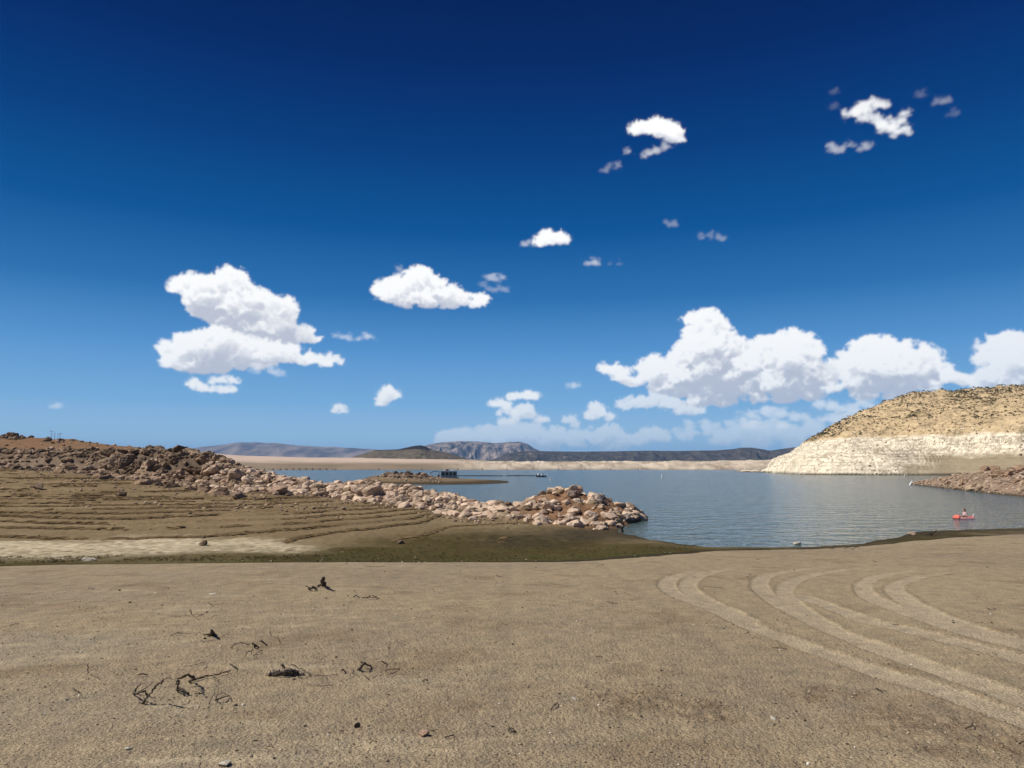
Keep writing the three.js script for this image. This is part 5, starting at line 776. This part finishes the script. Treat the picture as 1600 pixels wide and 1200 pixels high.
wood('twig_bundle', 'arching twig and a heap of dark root pieces right of the pointed stump', 'twigs', [{ pts: [c5(1155, 486, 0.01), c5(1180, 470, 0.07), c5(1210, 463, 0.09), c5(1248, 472, 0.04)], r0: 0.008, r1: 0.006, mat: TWIG }, { pts: [c5(1262, 465, 0.05), c5(1272, 474, 0.04), c5(1292, 487, 0)], r0: 0.022, r1: 0.012, mat: TWIG }, { pts: [c5(1275, 488, 0), c5(1270, 470, 0.06)], r0: 0.018, r1: 0.008, mat: TWIG }, { pts: [c5(1306, 455, 0.05), c5(1320, 465, 0.03), c5(1335, 475, 0)], r0: 0.018, r1: 0.01, mat: TWIG }, { pts: [c5(1222, 540, 0.01), c5(1235, 515, 0.06), c5(1255, 505, 0.06), c5(1258, 525, 0.01)], r0: 0.006, r1: 0.004, mat: TWIG }, { pts: [c5(1265, 530, 0.01), c5(1285, 515, 0.04), c5(1310, 500, 0.06), c5(1306, 525, 0.01)], r0: 0.007, r1: 0.004, mat: TWIG }]);
wood('twig', 'two short upright twigs right of the heap of root pieces', 'twig', [{ pts: [c5(1355, 432, 0), c5(1352, 405, 0.1)], r0: 0.007, r1: 0.004, mat: TWIG }, { pts: [c5(1402, 468, 0), c5(1398, 452, 0.05), c5(1388, 436, 0.09)], r0: 0.007, r1: 0.004, mat: TWIG }]);
wood('driftwood', 'pale gnarled driftwood lump with a dark hollow and a thin tail', 'driftwood', [{ pts: [c5(1328, 628, 0), c5(1365, 612, 0.03), c5(1400, 598, 0.05), c5(1440, 598, 0.06), c5(1480, 610, 0.03), c5(1512, 620, 0.01)], r0: 0.025, r1: 0.03, mat: BLEACHED }, { pts: [c5(1345, 622, 0.01), c5(1390, 606, 0.035), c5(1430, 604, 0.045)], r0: 0.06, r1: 0.05, mat: BLEACHED, name: 'root' }, { pts: [c5(1430, 604, 0.04), c5(1470, 610, 0.03), c5(1500, 618, 0.01)], r0: 0.05, r1: 0.03, mat: DRIFT, name: 'root' }, { pts: [c5(1365, 626, 0.01), c5(1420, 618, 0.04), c5(1470, 620, 0.02)], r0: 0.03, r1: 0.02, mat: TWIG }, { pts: [c5(1418, 562, 0.1), c5(1460, 576, 0.12), c5(1510, 600, 0.06), c5(1550, 624, 0.01)], r0: 0.01, r1: 0.006, mat: BLEACHED }, { pts: [c5(1545, 622, 0.01), c5(1600, 626, 0.012), c5(1690, 622, 0.01)], r0: 0.008, r1: 0.004 }, { pts: [c5(1410, 575, 0.12), c5(1425, 590, 0.1)], r0: 0.03, r1: 0.015, mat: TWIG }]);
wood('twig', 'straight pale twig in front of the gnarled driftwood lump', 'twig', [{ pts: [c6(232, 670, 0.01), c6(310, 674, 0.012), c6(385, 677, 0.012)], r0: 0.004, r1: 0.008, mat: BLEACHED }]);
wood('twig_bundle', 'cluster of dark bark pieces on the sand left of the centre', 'twigs', [{ pts: [c6(510, 600, 0), c6(530, 580, 0.05), c6(545, 562, 0.07)], r0: 0.03, r1: 0.015, mat: TWIG }, { pts: [c6(525, 558, 0.06), c6(550, 570, 0.05), c6(575, 584, 0)], r0: 0.02, r1: 0.01, mat: TWIG }, { pts: [c6(428, 596, 0.04), c6(440, 604, 0.02), c6(450, 612, 0)], r0: 0.014, r1: 0.01, mat: TWIG }, { pts: [c6(545, 628, 0.02), c6(565, 645, 0.01)], r0: 0.01, r1: 0.006, mat: TWIG }, { pts: [c6(580, 645, 0.01), c6(608, 622, 0.04)], r0: 0.006, r1: 0.004, mat: TWIG }, { pts: [c6(482, 616, 0), c6(490, 604, 0.04)], r0: 0.008, r1: 0.006, mat: TWIG }]);
wood('twig', 'looped dark twig right of the bark pieces', 'twig', [{ pts: [c6(648, 602, 0.01), c6(680, 596, 0.04), c6(718, 592, 0.05), c6(700, 608, 0.02), c6(660, 626, 0.01)], r0: 0.009, r1: 0.005, mat: TWIG }, { pts: [c6(628, 556, 0.05), c6(645, 566, 0.02), c6(662, 573, 0)], r0: 0.012, r1: 0.006, mat: TWIG }]);
wood('wood_chip', 'small dark chip alone right of the looped twig', 'wood chip', [{ pts: [c6(832, 658, 0), c6(845, 648, 0.03), c6(862, 652, 0.01)], r0: 0.01, r1: 0.006, mat: TWIG }]);
wood('stump', 'dark upright root with a flat tangle at its left, far back near the mud', 'stump', [{ pts: [c6(340, 176, 0), c6(336, 158, 0.12), c6(332, 140, 0.22)], r0: 0.07, r1: 0.05, mat: TWIG }, { pts: [c6(310, 180, 0.02), c6(325, 172, 0.06), c6(340, 160, 0.12)], r0: 0.04, r1: 0.03, mat: TWIG }, { pts: [c6(262, 192, 0.02), c6(280, 188, 0.06), c6(300, 186, 0.02)], r0: 0.035, r1: 0.02, mat: TWIG }, { pts: [c6(250, 176, 0.08), c6(262, 184, 0.05), c6(275, 190, 0)], r0: 0.012, r1: 0.008, mat: TWIG }, { pts: [c6(283, 178, 0.09), c6(288, 190, 0)], r0: 0.012, r1: 0.008, mat: TWIG }]);
wood('twig_bundle', 'flat row of dark twigs near the mud, right of the upright root', 'twigs', [{ pts: [c6(488, 234, 0.01), c6(500, 226, 0.05), c6(518, 236, 0.01)], r0: 0.014, r1: 0.01, mat: TWIG }, { pts: [c6(530, 238, 0.01), c6(560, 234, 0.03), c6(590, 236, 0.03), c6(616, 240, 0.01)], r0: 0.016, r1: 0.01, mat: TWIG }, { pts: [c6(555, 240, 0), c6(572, 226, 0.08)], r0: 0.012, r1: 0.008, mat: TWIG }, { pts: [c6(580, 226, 0.07), c6(605, 234, 0.02)], r0: 0.012, r1: 0.008, mat: TWIG }]);
const loneTwigs = [
  [[568, 885], [590, 885.5], [602, 884.5], 'thin straight stick by the edge of the mud'], [[1099, 916.5], [1112, 917.5], [1129, 919], 'straight dark stick inside the leftmost tyre curve'], [[1207, 1012], [1218, 1013], [1230, 1014], 'dark stick just left of the lowest tyre track'], [[1368, 1076], [1377, 1078.5], [1386, 1081], 'dark pointed stick below the lowest tyre track'], [[861, 1108], [866, 1103], [871, 1099], 'short slanted twig on the central foreground sand'], [[949, 940], [957, 942], [965, 943.5], 'thin twig on the middle of the flat'], [[1164, 991], [1167, 989.5], [1171, 988], 'short twig beside the lowest tyre track bend'], [[1543, 951], [1549, 952], [1555, 951.5], 'short stick inside the rightmost tyre curves'], [[1508, 1139], [1515, 1136], [1521, 1131], 'bent dark twig at the lower right'], [[1592, 1162], [1600, 1160], [1606, 1158], 'dark stick cut by the right edge'], [[695, 1152], [703, 1151], [710, 1149], 'dark curved twig right of the pink stone'], [[931, 1025.5], [936, 1026.5], [942, 1027.5], 'small twig at the centre of the sand'], [[15, 978], [22, 976], [29, 975], 'small twig at the left edge of the sand'], [[138, 919], [143, 919.5], [148, 920.5], 'tiny dark stick far left near the mud'], [[1395, 975.5], [1400, 976], [1405, 976.5], 'small dark stick on the second tyre track'], [[775, 899], [780, 901], [786, 901.5], 'small thin twig near the mud, right of centre']];
for (const [a, b, c, label] of loneTwigs) wood('twig', label, 'twig', [{ pts: [[...a, 0.008], [...b, 0.022], [...c, 0.008]], r0: 0.009, r1: 0.005, mat: TWIG }]);
wood('twig_bundle', 'small black knot of twigs right of the pink stone', 'twigs', [{ pts: [c6(1262, 905, 0), c6(1275, 890, 0.03), c6(1300, 910, 0.01)], r0: 0.008, r1: 0.006, mat: TWIG }, { pts: [c6(1270, 918, 0.0), c6(1290, 905, 0.025), c6(1285, 880, 0.05)], r0: 0.007, r1: 0.003, mat: TWIG }, { pts: [c6(1264, 882, 0.04), c6(1275, 900, 0.02), c6(1300, 908, 0)], r0: 0.006, r1: 0.004, mat: TWIG }]);
wood('twig_bundle', 'dark weed roots along the near water edge on the right', 'twigs', [{ pts: [[1318, 858, 0], [1326, 856, 0.06], [1334, 859, 0.01]], r0: 0.02, r1: 0.014, mat: TWIG }, { pts: [[1332, 859, 0], [1338, 855, 0.1], [1345, 858, 0.02]], r0: 0.022, r1: 0.01, mat: TWIG }, { pts: [[1296, 858, 0.0], [1303, 857, 0.05]], r0: 0.018, r1: 0.012, mat: TWIG }]);
wood('driftwood', 'dark forked branch beside two pale stones on the muddy point', 'driftwood', [{ pts: [[1453, 836, 0], [1458, 833, 0.16], [1462, 828.5, 0.34]], r0: 0.06, r1: 0.025, mat: TWIG }, { pts: [[1446, 834, 0.05], [1452, 834, 0.12], [1458, 834, 0.12]], r0: 0.04, r1: 0.03, mat: TWIG }, { pts: [[1456, 834, 0.1], [1457, 830, 0.24], [1455, 828.5, 0.3]], r0: 0.03, r1: 0.015, mat: TWIG }]);
{
  const R = rng(31);
  const stone = (name, u, v, s, mat, label, cat, shape = 2, flat = 1) => { const p = landing(u, v, groundAt), m = new THREE.Mesh(rockShapes[shape], mat); m.scale.set(s, s * flat, s); m.rotation.set(0.2 * R(), R() * 6, 0.2 * R()); m.position.set(p.x, groundAt(p.x, p.z) + s * 0.35 * flat, p.z); return put(m, name, label, cat); };
  const SHELL = rockMat(0.9, 0.85, 0.74, 0.003), PINK = rockMat(0.8, 0.56, 0.42, 0.003), BLACK = rockMat(0.07, 0.055, 0.042, 0.003);
  stone('stone', 662, 1150, 0.042, PINK, 'pinkish square stone in the central foreground', 'stone', 1);
  stone('stone', 558, 1137, 0.028, BLACK, 'small dark stone left of the pink stone', 'stone', 4);
  stone('stone', 352, 1197, 0.04, SHELL, 'white angular stone at the bottom edge, left of centre', 'stone', 7, 0.5);
  stone('stone', 1208, 1124, 0.026, SHELL, 'small white chip on the right foreground sand', 'stone', 3, 0.5);
  stone('stone', 897, 1093, 0.022, SHELL, 'small white chip beside the dug-up patch', 'stone', 3, 0.6);
  stone('stone', 200, 1171, 0.024, SHELL, 'small white chip at the lower left', 'stone', 6, 0.4);
  stone('stone', 333, 929, 0.06, SHELL, 'white flake on the left sand behind the twigs', 'stone', 5, 0.3);
  stone('stone', 138, 876, 0.2, SHELL, 'white stone lying in the green mud on the left', 'stone', 5, 0.5);
  stone('stone', 1412, 834, 0.24, ROCKS.pale[0], 'pale stone on the muddy point, left of two', 'stone', 5, 0.7);
  stone('stone', 1426, 836, 0.24, ROCKS.pale[0], 'pale stone on the muddy point, right of two', 'stone', 9, 0.7);
  { const p = floatAt(1243, 34.6), m = new THREE.Mesh(rockShapes[6], SHELL); m.scale.set(0.2, 0.12, 0.14); m.position.set(p.x, 0.04, p.z); put(m, 'stone', 'white stone in the shallow water by the near shore', 'stone'); }
  { const p = floatAt(971, 41), g = new THREE.Group(); g.position.set(p.x, -0.1, p.z); put(g, 'stump', 'dark stump standing in the shallow water beside the rocky point', 'stump'); const Q = rng(4); part(limb(Q, [[0, 0, 0], [0.01, 0.2, 0], [-0.03, 0.42, 0.01]], 0.1, 0.07, 0.3), TWIG, 'trunk', g); part(limb(Q, [[0, 0.3, 0], [0.06, 0.36, 0], [0.09, 0.44, 0]], 0.04, 0.02, 0.3), TWIG, 'branch', g); }
  // dark crumbs and pale flecks too small to tell apart
  const bits = []; for (let k = 0; k < 520; k++) { const r = 4 + 20 * Math.pow(R(), 1.1), ph = (R() - 0.5) * 1.4, x = Math.sin(ph) * r, z = -Math.cos(ph) * r, s = groundSample(x, z); if (s.flat < 0.5) continue; bits.push([x, s.h, z, 0.004 + 0.012 * R() * R() * (1 + r / 14), R() < 0.82 ? 0 : 1]); }
  for (let k = 0; k < 420; k++) { const u = 380 + 700 * R(), d = lipD(u) + 0.6 + 7 * R() * R(), x = sideOf(u) * d, z = -d; bits.push([x, groundAt(x, z), z, 0.012 + 0.04 * R() * R(), R() < 0.93 ? 2 : 1]); }
  scatter('debris', 'dark crumbs and pale flecks strewn over sand and mud', stoneShapes[2], plainRock, bits, [[0.05, 0.04, 0.03], [0.62, 0.56, 0.45], [0.06, 0.065, 0.025]], 0.5);
  // weed and dried algae in the hollow
  const blades = []; for (let k = 0; k < 14; k++) { const a = R() * 6.28, g = new THREE.PlaneGeometry(0.03, 0.16); g.translate(0, 0.07, 0); g.rotateX((R() - 0.5) * 1.6); g.rotateY(a); g.translate((R() - 0.5) * 0.3, 0, (R() - 0.5) * 0.3); blades.push(g); }
  const weed = []; for (let k = 0; k < 3400; k++) { const u = -10 + 1090 * R(), d = lipD(u) + 0.7 + lerp(2.4, 9, sstep(430, 700, u)) * (1 - sstep(900, 1080, u) * 0.6) * R(), x = sideOf(u) * d, z = -d; if (n2(x * 0.9, z * 0.9) + 0.5 * R() < 0.2) continue; weed.push([x, groundAt(x, z), z, 0.1 + 0.22 * R() * R(), R() < 0.45 ? 0 : 1]); }
  scatter('water_weed', 'low green and brown weed growing in the damp hollow', mergeGeometries(blades), new THREE.MeshStandardMaterial({ color: 0xffffff, roughness: 1, side: THREE.DoubleSide }), weed, [[0.085, 0.085, 0.02], [0.14, 0.108, 0.045]], 0.7);
}

renderer.render(scene, camera);
